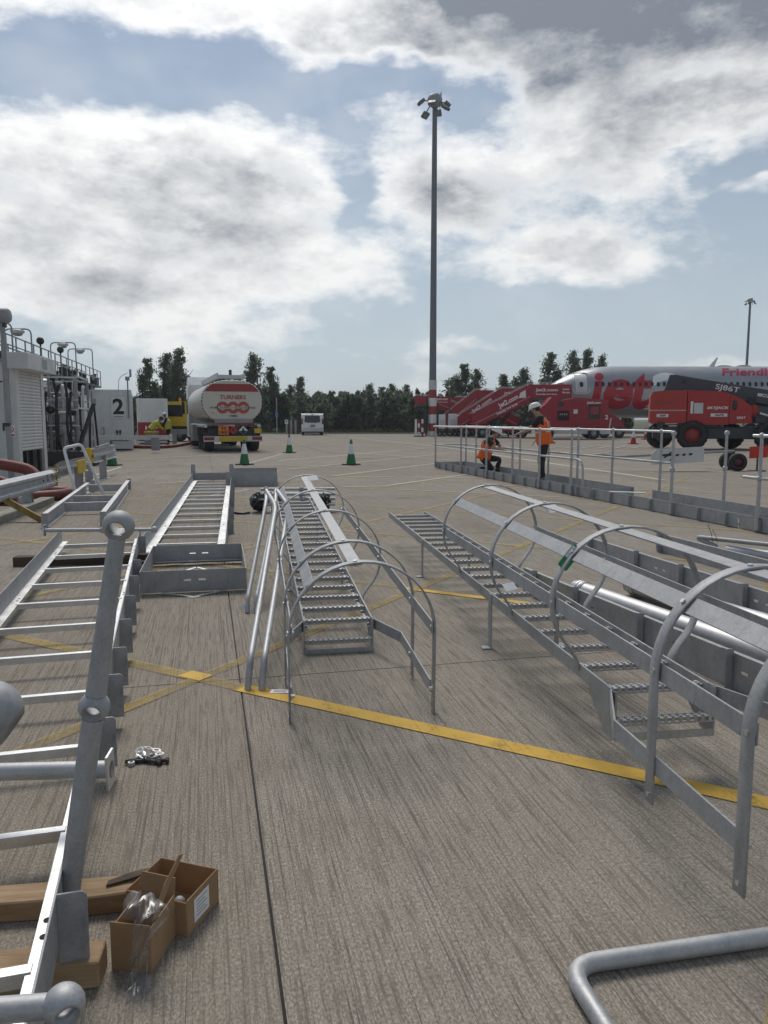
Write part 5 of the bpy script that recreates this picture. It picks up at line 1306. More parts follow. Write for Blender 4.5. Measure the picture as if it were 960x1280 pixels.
# cab
cabp = [(9.3, .55), (9.3, 3.35), (9.75, 3.80), (10.4, 3.78), (11.35, 3.0), (11.6, 1.9), (11.65, .45), (9.3, .45)]
mb = MB(); mb.prism(cabp, (-1.25, 0, 0), (0, 1, 0), (0, 0, 1), (2.5, 0, 0)); cab = mb.build('cab', WHITEP, tk, .05)
mb = MB(); mb.prism([(10.5, 1.75), (11.35, 1.75), (11.3, 2.55), (10.5, 2.6)], (-1.262, 0, 0), (0, 1, 0), (0, 0, 1), (.008, 0, 0)); mb.build('side_window', GLASS, cab)
mb = MB(); mb.box((-1.45, 11.4, 2.1), (.16, .2, .7)); mb.build('mirror', BLACK, cab); mb = MB(); mb.box((-1.30, 9.15, 1.9), (.05, .4, 2.6)); mb.build('side_fairing', WHITEP, cab)
for s in (-1, 1):
    for y in (8.6, 10.9): wheel(tk, s * 1.02, y, .51, .4, GALV_DULL)

# hose from the tanker to the workers
mb = MB(); P = fillet([(-9.5, 39.5, .75), (-9.8, 39.4, .25), (-10.6, 38.6, .08), (-11.7, 38.2, .08), (-12.8, 39.0, .08), (-13.2, 40.5, .12)], .9, 8); mb.tube(P, .085, 12)
tag(mb.build('fuel_hose', HOSE), 'dark red hose running over the ground to the fuel tanker', 'hose')

# ================================================================ white minibus (rear towards the viewer)
vn = thing('minibus', 'white minibus parked with its rear window facing out before the trees', 'van', (-6.55, 70.8, -.01), rad(6))
body = [(0, .35), (-.06, .75), (0, 1.05), (.10, 1.80), (.22, 1.96), (4.0, 1.98), (4.45, 1.2), (5.0, .95), (5.05, .35)]
mb = MB(); mb.prism(body, (-1.0, 0, 0), (0, 1, 0), (0, 0, 1), (2.0, 0, 0)); bd = mb.build('body', WHITEP, vn, .06)
mb = MB(); mb.prism([(-.72, 1.22), (-.66, 1.80), (.66, 1.80), (.72, 1.22), (.4, 1.15), (-.4, 1.15)], (0, -.125, 0), (1, 0, 0), (0, .085, .99), (0, .03, .01)); mb.build('rear_window', GLASS, vn)
mb = MB(); mb.box((0, -.06, .50), (2.02, .14, .34)); mb.build('bumper', LIGHTGREY, vn, .03)
mb = MB(); mb.box((0.02, -.075, .80), (.5, .02, .12)); mb.build('number_plate', YELLOWP if False else GREYP, vn)
mb = MB(); mb.box((0.02, -.05, .92), (.36, .03, .06)); mb.build('handle', DARK, vn)
mb = MB(); mb.box((0.02, .08, 1.89), (.2, .05, .06)); mb.build('brake_light', DARK, vn)
for s in (-1, 1):
    mb = MB(); mb.box((s * .93, -.005, 1.25), (.13, .05, .5)); mb.build('tail_light', simple('van_red', (.28, .02, .02), .3), vn)
    mb = MB(); mb.prism([(.45, 1.2), (3.6, 1.2), (3.6, 1.72), (.5, 1.74)], (s * 1.004 - .003, 0, 0), (0, 1, 0), (0, 0, 1), (.006, 0, 0)); mb.build('side_window', GLASS, vn)
    for y in (.8, 4.1): wheel(vn, s * .86, y, .33, .22, GALV_DULL)
mb = MB(); mb.box((0, .6, .3), (1.5, .9, .15)); mb.build('underside', DARK, vn)
mb = MB(); mb.tube([(.25, 1.0, 1.97), (.25, 1.0, 2.15)], .02, 6); mb.build('aerial', DARK, vn)

# ================================================================ yellow lorry behind the workers
yt = thing('yellow_lorry', 'yellow lorry cab parked between the container and the fuel tanker', 'lorry', (-13.75, 52.0, 0), rad(-12))
mb = MB(); mb.prism([(-1.1, 1.0), (-1.1, 2.05), (-.6, 2.60), (1.1, 2.60), (1.25, 1.9), (1.3, 1.0)], (0, -1.1, 0), (1, 0, 0), (0, 0, 1), (0, 2.2, 0)); cb2 = mb.build('cab', YELLOWP, yt, .06)
mb = MB(); mb.prism([(-.55, 1.62), (-.5, 2.38), (.75, 2.38), (.82, 1.62)], (0, -1.112, 0), (1, 0, 0), (0, 0, 1), (0, .008, 0)); mb.build('side_window', GLASS, cb2)
mb = MB(); mb.box((1.27, 0, 2.0), (.06, 1.9, .75)); mb.build('windscreen', GLASS, cb2)
mb = MB(); mb.box((1.35, -1.2, 2.15), (.12, .12, .5)); mb.build('mirror', BLACK, cb2)
mb = MB(); mb.box((-.9, 0, .82), (4.6, 1.5, .3)); mb.build('chassis', DARK, yt)
for x in (-2.4, .5):
    for y in (-.95, .95): wheel(yt, x, y, .48, .35, GALV_DULL, axis='Y')
mb = MB(); mb.tube([(.3, -.4, 2.6), (.3, -.4, 2.85)], .08, 10); mb.build('beacon', ORANGEP, yt)

# ================================================================ airliner
SILVER = simple('fuselage_silver', (.36, .37, .385), .38, .35, .05, 1.2, 0, .12)
LIVERY = simple('livery_red', (.42, .012, .03), .4, 0, .08, 1)
pX, pY, pZ, pR = 12.9, 66.0, 3.72, 2.16
pl = thing('airliner', 'silver grey airliner with huge red and white lettering on its side', 'aircraft', (pX, pY, 0))
st = [(0, .04, -.62), (.12, .30, -.60), (.5, .68, -.53), (1.1, 1.02, -.43), (1.9, 1.36, -.30), (2.8, 1.68, -.17), (3.8, 1.93, -.07), (5.0, 2.10, -.01), (6.2, pR, 0), (30, pR, 0), (34, 1.8, .3), (38, .6, .9)]
mb = MB(); N = 40; vs = []
for s, r, dz in st: vs += [(s, r * math.cos(2 * math.pi * k / N), pZ + dz + r * math.sin(2 * math.pi * k / N)) for k in range(N)]
mb.add(vs, [(i * N + k, (i + 1) * N + k, (i + 1) * N + (k + 1) % N, i * N + (k + 1) % N) for i in range(len(st) - 1) for k in range(N)], True)
fus = mb.build('fuselage', SILVER, pl)
def on_skin(x, z, off=.012):
    r = pR; dz = 0
    for (s0, r0, d0), (s1, r1, d1) in zip(st, st[1:]):
        if s0 <= x <= s1: q = (x - s0) / (s1 - s0); r = r0 + (r1 - r0) * q; dz = d0 + (d1 - d0) * q
    h = max(-r * .98, min(r * .98, z - pZ - dz)); c = math.sqrt(max(0.01, r * r - h * h)); k = (r + off) / r
    return (x, -c * k, pZ + dz + h * k)
def skin_mesh(me, cx, cz, name, m, off=.02):
    for v in me.vertices: v.co = on_skin(cx + v.co.x, cz + v.co.y, off)
    me.materials.clear(); me.materials.append(m); o = bpy.data.objects.new(name, me); col.objects.link(o); o.parent = fus
    return o
def pxx(px, Y=64.2): return (px - 480) / 961 * Y - pX
def pzz(py, Y=64.2): return 1.45 + (524 - py) / 961 * Y
def skin_text(body, px0, px1, py0, py1, m, name='lettering', **kw):
    w = (px1 - px0) / 961 * 64.2; h = (py1 - py0) / 961 * 64.2
    skin_mesh(text_mesh(body, w=w, h=h, cut=.12, **kw), pxx((px0 + px1) / 2), pzz((py0 + py1) / 2), name, m)
skin_text('j', 729, 751, 467, 519, LIVERY, bold=.035, shear=.15)
skin_text('e', 750, 786, 475, 512, LIVERY, bold=.035, shear=.15)
skin_text('t', 783, 810, 467, 512, LIVERY, bold=.035, shear=.15)
skin_text('2', 802, 846, 467, 512, WHITECLEAN, bold=.035, shear=.15)
skin_text('Friendly', 897, 966, 461, 474, simple('script_red', (.42, .015, .06), .4), shear=.30, bold=.025)
def skin_patch(pts, name, m, parent=None, off=.02, n=6):
    mb = MB(); o = mb
    xs = [p[0] for p in pts]; zs = [p[1] for p in pts]
    vs = [on_skin(x, z, off) for x, z in pts]; mb.add(vs, [tuple(range(len(vs)))]); return mb.build(name, m, parent or fus)
for i in range(34):
    px = 742 + i * 7.5
    if 838 < px < 880: continue
    x, z = pxx(px), pzz(481.5); skin_patch([(x + a, z + b) for a, b in rounded(.24, .36, .09, 2)], 'cabin_window', GLASS, off=.03)
# nose door with pale outline
dx0, dx1, dz0, dz1 = pxx(715), pxx(733), pzz(493), pzz(467)
mb = MB(); pts = rounded(dx1 - dx0, dz1 - dz0, .25, 4); cx, cz = (dx0 + dx1) / 2, (dz0 + dz1) / 2
P = [Vector(on_skin(cx + a, cz + b, .03)) for a, b in pts]; mb.tube(P + [P[0]], .035, 6); mb.build('door_outline', WHITEP, fus)
mb = MB()
vs = []; k = 8
for i in range(k + 1): 
    z = cz + (dz1 - dz0 - .2) * (i / k - .5); vs += [on_skin(dx0 + .15, z, .015), on_skin(dx1 - .15, z, .015)]
mb.add(vs, [(2 * i, 2 * i + 1, 2 * i + 3, 2 * i + 2) for i in range(k)], True); dr = mb.build('door', LIGHTGREY, fus)
skin_patch([(cx + a * 1.0, cz - .1 + b) for a, b in rounded(.28, .4, .1, 2)], 'door_window', GLASS, dr, .03)
for px, py in ((700, 482), (692, 483), (687, 484)):
    x, z = pxx(px), pzz(py); skin_patch([(x - .28, z - .25), (x + .28, z - .22), (x + .25, z + .2), (x - .2, z + .12)], 'cockpit_window', GLASS, off=.04)
mb = MB(); mb.prism([(0, 0), (.45, 0), (.75, .75), (.6, .75)], (pxx(891), -.03, pZ + pR - .02), (1, 0, 0), (0, 0, 1), (0, .06, 0)); mb.build('aerial', WHITEP, pl)
mb = MB(); mb.ball((pxx(910), 0, pZ + pR - .02), .5, 14, 6, (1.4, .5, .25)); mb.build('antenna_fairing', SILVER, pl)
mb = MB(); mb.ball((pxx(935), 0, pZ + pR - .02), .5, 14, 6, (1.4, .5, .3)); mb.build('antenna_fairing', SILVER, pl)
# nose gear, wing, engine
for s in (-.25, .25): wheel(pl, 4.3, s, .36, .2, GALV_DULL, 'nose_wheel', 'Y')
mb = MB(); mb.tube([(4.3, 0, .36), (4.3, 0, 1.9)], .09, 10); mb.build('nose_strut', WHITEP, pl)
mb = MB(); M = Matrix.Translation((8.2, -5.0, 1.55)) @ Matrix.Rotation(rad(90), 4, 'Y'); mb.lathe([(.70, .25), (.78, .05), (.86, 0), (.96, .08), (1.08, .7), (1.05, 2.2), (.7, 3.6), (.5, 3.9)], 30, M); ng = mb.build('engine_nacelle', WHITEP, pl)
mb = MB(); mb.lathe([(0, .55), (.72, .55)], 26, M); mb.lathe([(0, .3), (.2, .55)], 12, M); mb.build('fan', DARK, ng)
mb = MB(); mb.beam((10.2, -5.0, 2.5), (12.5, -5.0, 2.75), .3, .7); mb.build('pylon', SILVER, pl)
for s in (-1, 1):
    mb = MB(); v = [(10.5, s * 1.6, 2.3), (17.5, s * 1.6, 2.3), (20.3, s * 17, 3.2), (18.3, s * 17, 3.2)]; vs = v + [(a, b, c + (.75 if i < 2 else .22)) for i, (a, b, c) in enumerate(v)]
    mb.add(vs, [(3, 2, 1, 0), (4, 5, 6, 7), (0, 1, 5, 4), (1, 2, 6, 5), (2, 3, 7, 6), (3, 0, 4, 7)] if s > 0 else [(0, 1, 2, 3), (7, 6, 5, 4), (4, 5, 1, 0), (5, 6, 2, 1), (6, 7, 3, 2), (7, 4, 0, 3)]); mb.build('wing', SILVER, pl)
    for dx in (0, .9): wheel(pl, 17.0 + dx, s * 2.9, .56, .4, GALV_DULL, 'main_wheel', 'Y')
    mb = MB(); mb.tube([(17.4, s * 2.9, .5), (17.0, s * 2.6, 2.4)], .14, 10); mb.build('main_strut', WHITEP, pl)
mb = MB(); vs = [(31, -.18, 5.6), (37.5, -.18, 5.0), (39.5, -.08, 12.0), (37.3, -.08, 12.0)]; vs += [(a, -b, c) for a, b, c in vs]
mb.add(vs, [(0, 1, 2, 3), (7, 6, 5, 4), (0, 4, 5, 1), (1, 5, 6, 2), (2, 6, 7, 3), (3, 7, 4, 0)]); mb.build('tail_fin', LIVERY, pl)

# ================================================================ boarding stairs
def stairs(label, x0, Y, plat_w, plat_z, run, s, words, low, ph=1.05, slope_words=None, rail=True):
    """s = +1: steps climb to the right; the platform starts at x0 and is plat_w long"""
    t = thing('boarding_stairs', label, 'stairs', (x0, Y, 0), 0, 'red boarding stairs')
    X = lambda a: s * a
    W = 1.9
    for y in (0, W):
        mb = MB(); mb.prism([(X(-run), low), (X(-run), low + 1.0), (X(0), plat_z + ph), (X(0), plat_z - .35)], (0, y, 0), (1, 0, 0), (0, 0, 1), (0, .05, 0)); sp = mb.build('side_panel', REDP, t, .01)
        mb = MB(); mb.box((X(plat_w / 2 + .012), y + .03, plat_z + ph / 2), (plat_w, .05, ph)); pp = mb.build('platform_panel', REDP, t, .01)
        mb = MB(); mb.tube([(X(-run - .1), y, low + 1.15), (X(0), y, plat_z + ph + .12), (X(plat_w), y, plat_z + ph + .12)], .02, 6); mb.build('handrail', LIGHTGREY, t)
        mb = MB(); mb.beam((X(-run + .2), y - .012, low + .38), (X(0), y - .012, plat_z + .12), .006, .03); mb.build('trim_line', LIGHTGREY, sp)
        if y == 0:
            for (body, cx, cz, w, h) in words: lettering('lettering', body, WHITECLEAN, pp, frame_m((cx, -.006 + .0, cz), (1, 0, 0), (0, 0, 1)), w=w, h=h, bold=.03, ext=.004)
            if slope_words:
                th = math.atan2(plat_z - low, run) * s
                for (body, f, up, w, h) in slope_words:
                    cx = X(-run * (1 - f)); cz = low + .35 + (plat_z - low) * f + up
                    lettering('lettering', body, WHITECLEAN, sp, frame_m((cx, -.006, cz), (math.cos(th), 0, math.sin(th)), (-math.sin(th), 0, math.cos(th))), w=w, h=h, bold=.03, ext=.004)
    tr = None; n = 10
    for i in range(n):
        f = (i + .5) / n
        if tr is None: mb = MB(); mb.box((0, W / 2 + .02, 0), (run / n * 1.05, W - .08, .04)); tr = mb.build('tread', TREAD, t); tr.location = (X(-run * (1 - f)), 0, low + .25 + (plat_z - low - .25) * f)
        else: put(tr, t, (X(-run * (1 - f)), 0, low + .25 + (plat_z - low - .25) * f))
    mb = MB(); mb.box((X(plat_w / 2), W / 2 + .02, plat_z - .06), (plat_w, W - .1, .12)); mb.build('platform', TREAD, t)
    mb = MB(); mb.box((X(-run / 2 + plat_w * .3), W / 2, .62), (run + plat_w * .4, W - .2, .28)); mb.build('chassis', REDP, t, .02)
    for fx in (.15, plat_w * .55):
        for y in (.25, W - .25): mb = MB(); mb.beam((X(fx - .9), y, .75), (X(fx + .5), y, plat_z - .12), .10, .12); mb.build('lift_strut', DARK, t)
    for fx in (-run * .82, -run * .12):
        for y in (.15, W - .15): wheel(t, X(fx), y, .40, .25, GALV_DULL, axis='Y')
    for fx in (-run * .5, plat_w * .4):
        mb = MB(); mb.box((X(fx), .1, .22), (.12, .12, .44)); mb.build('stabiliser', GALV_DULL, t)
    return t
def S(px, Y): return (px - 480) / 961 * Y
def Zp(py, Y): return 1.45 + (524 - py) / 961 * Y
Y = 61.0; x0 = S(661, Y)
stairs('red boarding stairs docked at the nose door of the airliner', x0, Y, S(712, Y) - x0, Zp(498, Y), S(661, Y) - S(590, Y), 1,
       [('Jet2.com', S(681, Y) - x0, Zp(488.5, Y), 1.75, .30), ('Friendly low fares', S(681, Y) - x0, Zp(493.5, Y), 1.65, .16), ('Low', S(705, Y) - x0, Zp(487, Y), .5, .18), ('fares', S(705, Y) - x0, Zp(491, Y), .6, .16)], .75,
       slope_words=[('Jet2.com', .62, .25, 1.7, .50), ('Friendly low fares', .60, -.28, 1.8, .24)])
Y = 63.6; x0 = S(626, Y)
stairs('red boarding stairs with a pale wind shield, second from the airliner nose', x0, Y, S(648, Y) - x0, Zp(500, Y), S(626, Y) - S(574, Y), 1,
       [('Jet2.com', S(637, Y) - x0, Zp(492, Y), 1.15, .24), ('Friendly low fares', S(637, Y) - x0, Zp(495.5, Y), 1.1, .12)], .65, slope_words=[('Jet2.com', .52, .30, 1.9, .42)], ph=.9)
mb = MB(); mb.prism([(0, 0), (.55, .02), (.5, .62), (.1, .4)], (S(647, 60.6), 60.6, Zp(498, 60.6)), (1, 0, 0), (0, 0, 1), (0, .05, 0)); tag(mb.build('wind_shield', WHITEP), 'pale wind shield between two boarding stair platforms', 'shield')
Y = 67.5; x0 = S(594, Y)
stairs('tall red boarding stairs with plain platform panels behind the lettered ones', x0, Y, S(616, Y) - x0, Zp(500.5, Y), S(594, Y) - S(556, Y), 1, [], .7, ph=.85)
Y = 70.5; x0 = S(601, Y)
stairs('red boarding stairs facing the other way behind the white ground equipment', x0, Y, x0 - S(569, Y), Zp(509, Y), 3.4, -1,
       [('Jet2.com', S(586, Y) - x0, Zp(502, Y), 1.5, .26), ('Friendly low fares', S(586, Y) - x0, Zp(506, Y), 1.4, .13)], .6, ph=.85)
Y = 69.5; x0 = S(546, Y)
stairs('red boarding stairs right behind the banded mast foot', x0, Y, x0 - S(519, Y), Zp(506, Y), 4.6, -1,
       [], .7, ph=.75, slope_words=[('Jet2', .50, .22, 1.0, .36), ('Friendly', .48, -.18, 1.0, .16)])
mb = MB(); mb.box((S(554, 67.3), 67.3, Zp(500.7, 67.3)), (1.25, .05, .64)); sb = mb.build('name_board', REDP); tag(sb, 'red lettered board just right of the banded mast', 'board')
lettering('lettering', 'Jet2.com', WHITECLEAN, sb, frame_m((S(552, 67.3), 67.27, Zp(499.5, 67.3)), (1, 0, 0), (0, 0, 1)), w=.95, h=.24, bold=.03, ext=.004)
lettering('lettering', 'Friendly low fares', WHITECLEAN, sb, frame_m((S(552, 67.3), 67.27, Zp(503, 67.3)), (1, 0, 0), (0, 0, 1)), w=.95, h=.10, bold=.03, ext=.004)
for dx in (-.5, .5): mb = MB(); mb.box((S(554, 67.3) + dx, 67.36, 1.45), (.08, .08, 2.9)); mb.build('leg', DARK, sb)
# white ground equipment left of the stairs
for i, (px, w, h) in enumerate(((552, .55, 1.5), (565, .7, 1.55), (574, .5, 1.45))):
    t = thing('equipment_cabinet', ('narrow white equipment cabinet nearest the banded mast', 'wide white equipment cabinet in the middle of three under the stairs', 'white equipment cabinet farthest from the banded mast')[i], 'cabinet', (S(px, 66.2), 66.2, 0))
    mb = MB(); mb.box((0, 0, h / 2 + .5), (w, .6, h - .3)); mb.build('body', WHITEP, t, .02); mb = MB(); mb.box((0, -.306, h * .6 + .2), (w * .7, .01, h * .4)); mb.build('door', LIGHTGREY, t)
    for s in (-1, 1): wheel(t, s * w * .35, -.2, .20, .12, GALV_DULL, axis='Y')
    mb = MB(); mb.box((0, 0, .42), (w, .5, .12)); mb.build('chassis', DARK, t)
t = thing('chock_rack', 'pale rack of red and white posts left of the banded mast', 'rack', (S(524, 65), 65, 0))
for i, x in enumerate((-.30, -.05, .25)):
    for k in range(4): mb = MB(); mb.box((x, 0, .2 + k * .36), (.18, .18, .355)); mb.build('post_band', WHITEP if (k + i) % 2 or i == 0 else REDP, t)
mb = MB(); mb.box((0, 0, .03), (1.0, .5, .06)); mb.build('base', DARK, t)

# ================================================================ red ground power unit
Y = 56.5; x0 = S(672, Y); W = S(757, Y) - x0
gp = thing('ground_power_unit', 'boxy red ground power unit on wheels in front of the airliner nose', 'power unit', (x0, Y, 0), rad(-3))
mb = MB(); mb.prism([(0, .75), (0, 2.15), (.5, 2.55), (.9, 3.05), (1.5, 3.05), (1.6, 2.8), (2.6, 3.0), (W, 2.85), (W, .75)], (0, 0, 0), (1, 0, 0), (0, 0, 1), (0, 2.0, 0)); gb = mb.build('body', REDP, gp, .03)
for (a, b, c, d, m, nm) in ((1.35, 1.35, .85, .72, GLASS, 'control_panel'), (1.4, 2.35, .35, .35, DARK, 'vent'), (3.6, 1.45, .8, 1.05, DARK, 'grille'), (2.5, 1.85, .3, .3, WHITEP, 'notice')):
    mb = MB(); mb.box((a + c / 2, -.008, b + d / 2), (c, .016, d)); o = mb.build(nm, m, gp)
    if nm == 'grille': mb = MB(); mb.box((a + c / 2, -.02, b + d / 2 + .1), (c * .7, .01, d * .55)); mb.build('grille_mesh', BAND, o)
    if nm == 'control_panel':
        for i in range(4): mb = MB(); mb.box((a + .2 + i * .15, -.02, b + .45), (.09, .008, .12)); mb.build('dial', GREYP, o)
lettering('lettering', 'Jet2.com', WHITECLEAN, gb, frame_m((3.95, -.010, 2.62), (1, 0, 0), (0, 0, 1)), w=1.05, h=.20, bold=.03, ext=.004)
lettering('lettering', '2', WHITECLEAN, gb, frame_m((W - .12, -.010, 1.6), (1, 0, 0), (0, 0, 1)), w=.22, h=.32, bold=.03, ext=.004)
for i in range(3): mb = MB(); mb.box((.35 + i * 1.65 + .8, -.012, 1.75), (.03, .01, 1.9)); mb.build('panel_seam', BAND, gb)
mb = MB(); mb.box((W / 2, 1.0, .55), (W + .5, 1.8, .36)); mb.build('chassis', LIGHTGREY, gp)
for x in (.7, W - 1.0):
    for y in (.05, 1.9): wheel(gp, x, y, .42, .28, GALV_DULL, axis='Y')
t = thing('red_steps', 'second red service vehicle partly hidden behind the ground power unit', 'vehicle', (S(748, 60), 60, 0))
mb = MB(); mb.prism([(0, .5), (0, 2.2), (.4, 2.3), (1.9, 1.15), (2.1, .5)], (0, 0, 0), (1, 0, 0), (0, 0, 1), (0, 1.6, 0)); mb.build('body', REDP, t, .03)
for x in (.35, 1.5): wheel(t, x, .0, .42, .28, GALV_DULL, axis='Y')
mb = MB(); mb.tube([(.7, -.02, .5), (.85, -.02, 1.55)], .05, 8); mb.build('hose_end', WHITEP, t)

# ================================================================ boom lift
Y = 37.2; k = Y / 961
bl = thing('boom_lift', 'red and grey boom lift with a long dark boom in front of the airliner', 'boom lift', (S(872, Y), Y, 0), rad(-17))
U = lambda px: (px - 872) * k
V = lambda py: 1.45 + (524 - py) * k
prof = [(U(813), V(527)), (U(813), V(495)), (U(816), V(490)), (U(826), V(488.5)), (U(856), V(488)), (U(856), V(529)), (U(816), V(529.5))]
mb = MB(); mb.prism(prof, (0, -.02, 0), (1, 0, 0), (0, 0, 1), (0, 2.3, 0)); cw1 = mb.build('counterweight', LIFTFADE, bl, .06)
prof = [(U(857), V(530)), (U(857), V(488)), (U(895), V(490)), (U(905), V(493)), (U(905), V(530)), (U(895), V(531))]
mb = MB(); mb.prism(prof, (0, 0, 0), (1, 0, 0), (0, 0, 1), (0, 2.2, 0)); hood = mb.build('engine_hood', LIFTRED, bl, .05)
prof = [(U(905.5), V(529.5)), (U(905.5), V(493.5)), (U(918), V(499)), (U(930), V(508)), (U(931), V(529))]
mb = MB(); mb.prism(prof, (0, .02, 0), (1, 0, 0), (0, 0, 1), (0, 2.1, 0)); nose = mb.build('hood_nose', LIFTRED, bl, .05)
mb = MB(); mb.ball((U(911), .02, V(507)), .20, 12, 8, (.6, .25, 1.2)); mb.build('hood_latch', DARK, nose)
for (px0, px1, py0, py1, m, par, nm) in ((864.5, 875, 504, 517, LIGHTGREY, hood, 'notice_plate'), (860.5, 863.5, 502, 517, WHITEP, hood, 'warning_strip'), (884, 903, 517, 521, WHITEP, hood, 'hire_plate'), (821, 835, 517.5, 521.5, WHITEP, cw1, 'hire_plate')):
    mb = MB(); mb.box((U((px0 + px1) / 2), -.03, V((py0 + py1) / 2)), ((px1 - px0) * k, .015, (py1 - py0) * k)); o = mb.build(nm, m, par)
    if nm == 'hire_plate': lettering('lettering', 'AFI', BLACK, o, frame_m((U((px0 + px1) / 2), -.042, V((py0 + py1) / 2)), (1, 0, 0), (0, 0, 1)), w=(px1 - px0) * k * .55, h=(py1 - py0) * k * .62, bold=.04, ext=.002)
T = lambda px, py, y=-.036: frame_m((U(px), y, V(py)), (1, 0, 0), (0, 0, 1))
lettering('lettering', 'SKYJACK', WHITECLEAN, hood, T(892, 510.5, -.012), w=25 * k, h=4.2 * k, bold=.03, shear=.2, ext=.004)
lettering('lettering', 'SKYJACK', BAND, cw1, T(829, 504, -.032), w=25 * k, h=5 * k, bold=.03, shear=.2, ext=.004)
lettering('lettering', 'SJ86T', WHITECLEAN, nose, T(919, 522.5, .008), w=10 * k, h=3.4 * k, bold=.02, ext=.004)
mb = MB(); mb.box((U(834.5), -.032, V(513)), (43 * k, .006, 1.4 * k)); mb.build('hazard_stripe', WHITEP, cw1)
for i in range(18): mb = MB(); mb.prism([(0, 0), (.045, 0), (.075, .052), (.03, .052)], (U(814) + i * .092, -.041, V(513.6)), (1, 0, 0), (0, 0, 1), (0, .004, 0)); mb.build('stripe', LIFTRED, cw1)
# boom
b0 = Vector((U(838), .9, V(476.5))); b1 = Vector((U(1010), .9, V(509)))
mb = MB(); mb.beam(b0, b1, .62, .70, (0, 0, 1)); bm_ = mb.build('boom', LIFTGREY, bl, .03)
dv_ = (b1 - b0).normalized(); upv = Vector((-dv_.z, 0, dv_.x))
def on_boom(px, off): 
    f = (U(px) - b0.x) / (b1.x - b0.x); p = b0 + (b1 - b0) * f; return (p + upv * off)
p = on_boom(903, .08); lettering('lettering', 'SJ86T', WHITECLEAN, bm_, frame_m((p.x, .58, p.z), dv_, upv), w=28 * k, h=8.6 * k, bold=.012, ext=.004)
p = on_boom(947, .06); mb = MB(); M = frame_m((p.x, .582, p.z), dv_, upv); mb.box((0, 0, 0), (19 * k, 3.6 * k, .008), M); hp = mb.build('hire_plate', WHITEP, bm_); lettering('lettering', 'AFI', BLACK, hp, M @ Matrix.Translation((0, 0, .008)), w=9 * k, h=2.4 * k, bold=.04, ext=.002)
p = on_boom(852, .08); mb = MB(); M = frame_m((p.x, .583, p.z), dv_, upv); mb.box((0, 0, 0), (6 * k, 5 * k, .008), M); mb.build('access_plate', DARK, bm_)
mb = MB(); mb.prism([(U(829), V(489)), (U(836), V(468)), (U(846), V(469)), (U(847), V(489))], (0, .55, 0), (1, 0, 0), (0, 0, 1), (0, .7, 0)); mb.build('boom_pivot', LIFTGREY, bl, .03)
mb = MB(); mb.tube([(U(920), .9, V(505)), (U(1010), .9, V(524))], .22, 10); mb.build('jib', LIFTGREY, bl)
mb = MB(); mb.box((U(932), .9, V(502)), (.35, .7, .4)); mb.build('boom_rest', BLACK, bl)
mb = MB(); mb.ball((U(933.5), .35, V(514)), .28, 12, 8, (.9, .5, 1.1)); mb.build('red_cover', LIFTRED, bl)
mb = MB(); mb.box((U(948), .9, V(519)), (1.0, 1.2, .8)); mb.build('jib_knuckle', LIFTGREY, bl, .05)
mb = MB(); mb.tube([(U(940), .2, V(517)), (U(962), .2, V(524))], .07, 8); mb.build('hydraulic_ram', GALV_BRIGHT, bl)
mb = MB(); mb.box((U(1016), .9, V(508)), (1.2, 2.2, 1.1)); mb.build('work_platform', LIFTRED, bl, .03)
# chassis and wheels
mb = MB(); mb.box((U(893), 1.2, V(541)), (150 * k, 1.5, 15 * k)); mb.box((U(872), 1.1, V(532)), (1.8, 1.6, .22)); mb.build('chassis', LIFTGREY, bl, .03)
mb = MB(); mb.beam((U(822), .3, V(531)), (U(905), .3, V(530)), .1, .06); mb.build('hazard_tape', simple('dusty_yellow', (.30, .26, .12), .7), bl)
def tyre(px, y, r=.68, rm=None):
    x = U(px); o = wheel(bl, x, y, r, .46, rm or BAND, axis='Y')
    lug = None
    for i in range(18):
        a = 2 * math.pi * i / 18
        for s in (-1, 1):
            mb = MB(); M = Matrix.Translation((x, y, r)) @ Matrix.Rotation(a + s * .09, 4, 'Y') @ Matrix.Translation((0, s * .11, r)) @ Matrix.Rotation(s * .5, 4, 'Z'); mb.box((0, 0, .005), (.075, .24, .05), M); mb.build('tread_lug', RUBBER, o)
tyre(828, 2.3, .62, DARK); tyre(864, .05); tyre(915, 2.3, .62, DARK); tyre(952, .05, .66, DARK)
mb = MB(); mb.box((U(840), .3, V(540)), (.7, .5, .5)); mb.box((U(826), .0, V(539)), (.25, .3, .9)); mb.build('axle_gear', DARK, bl)

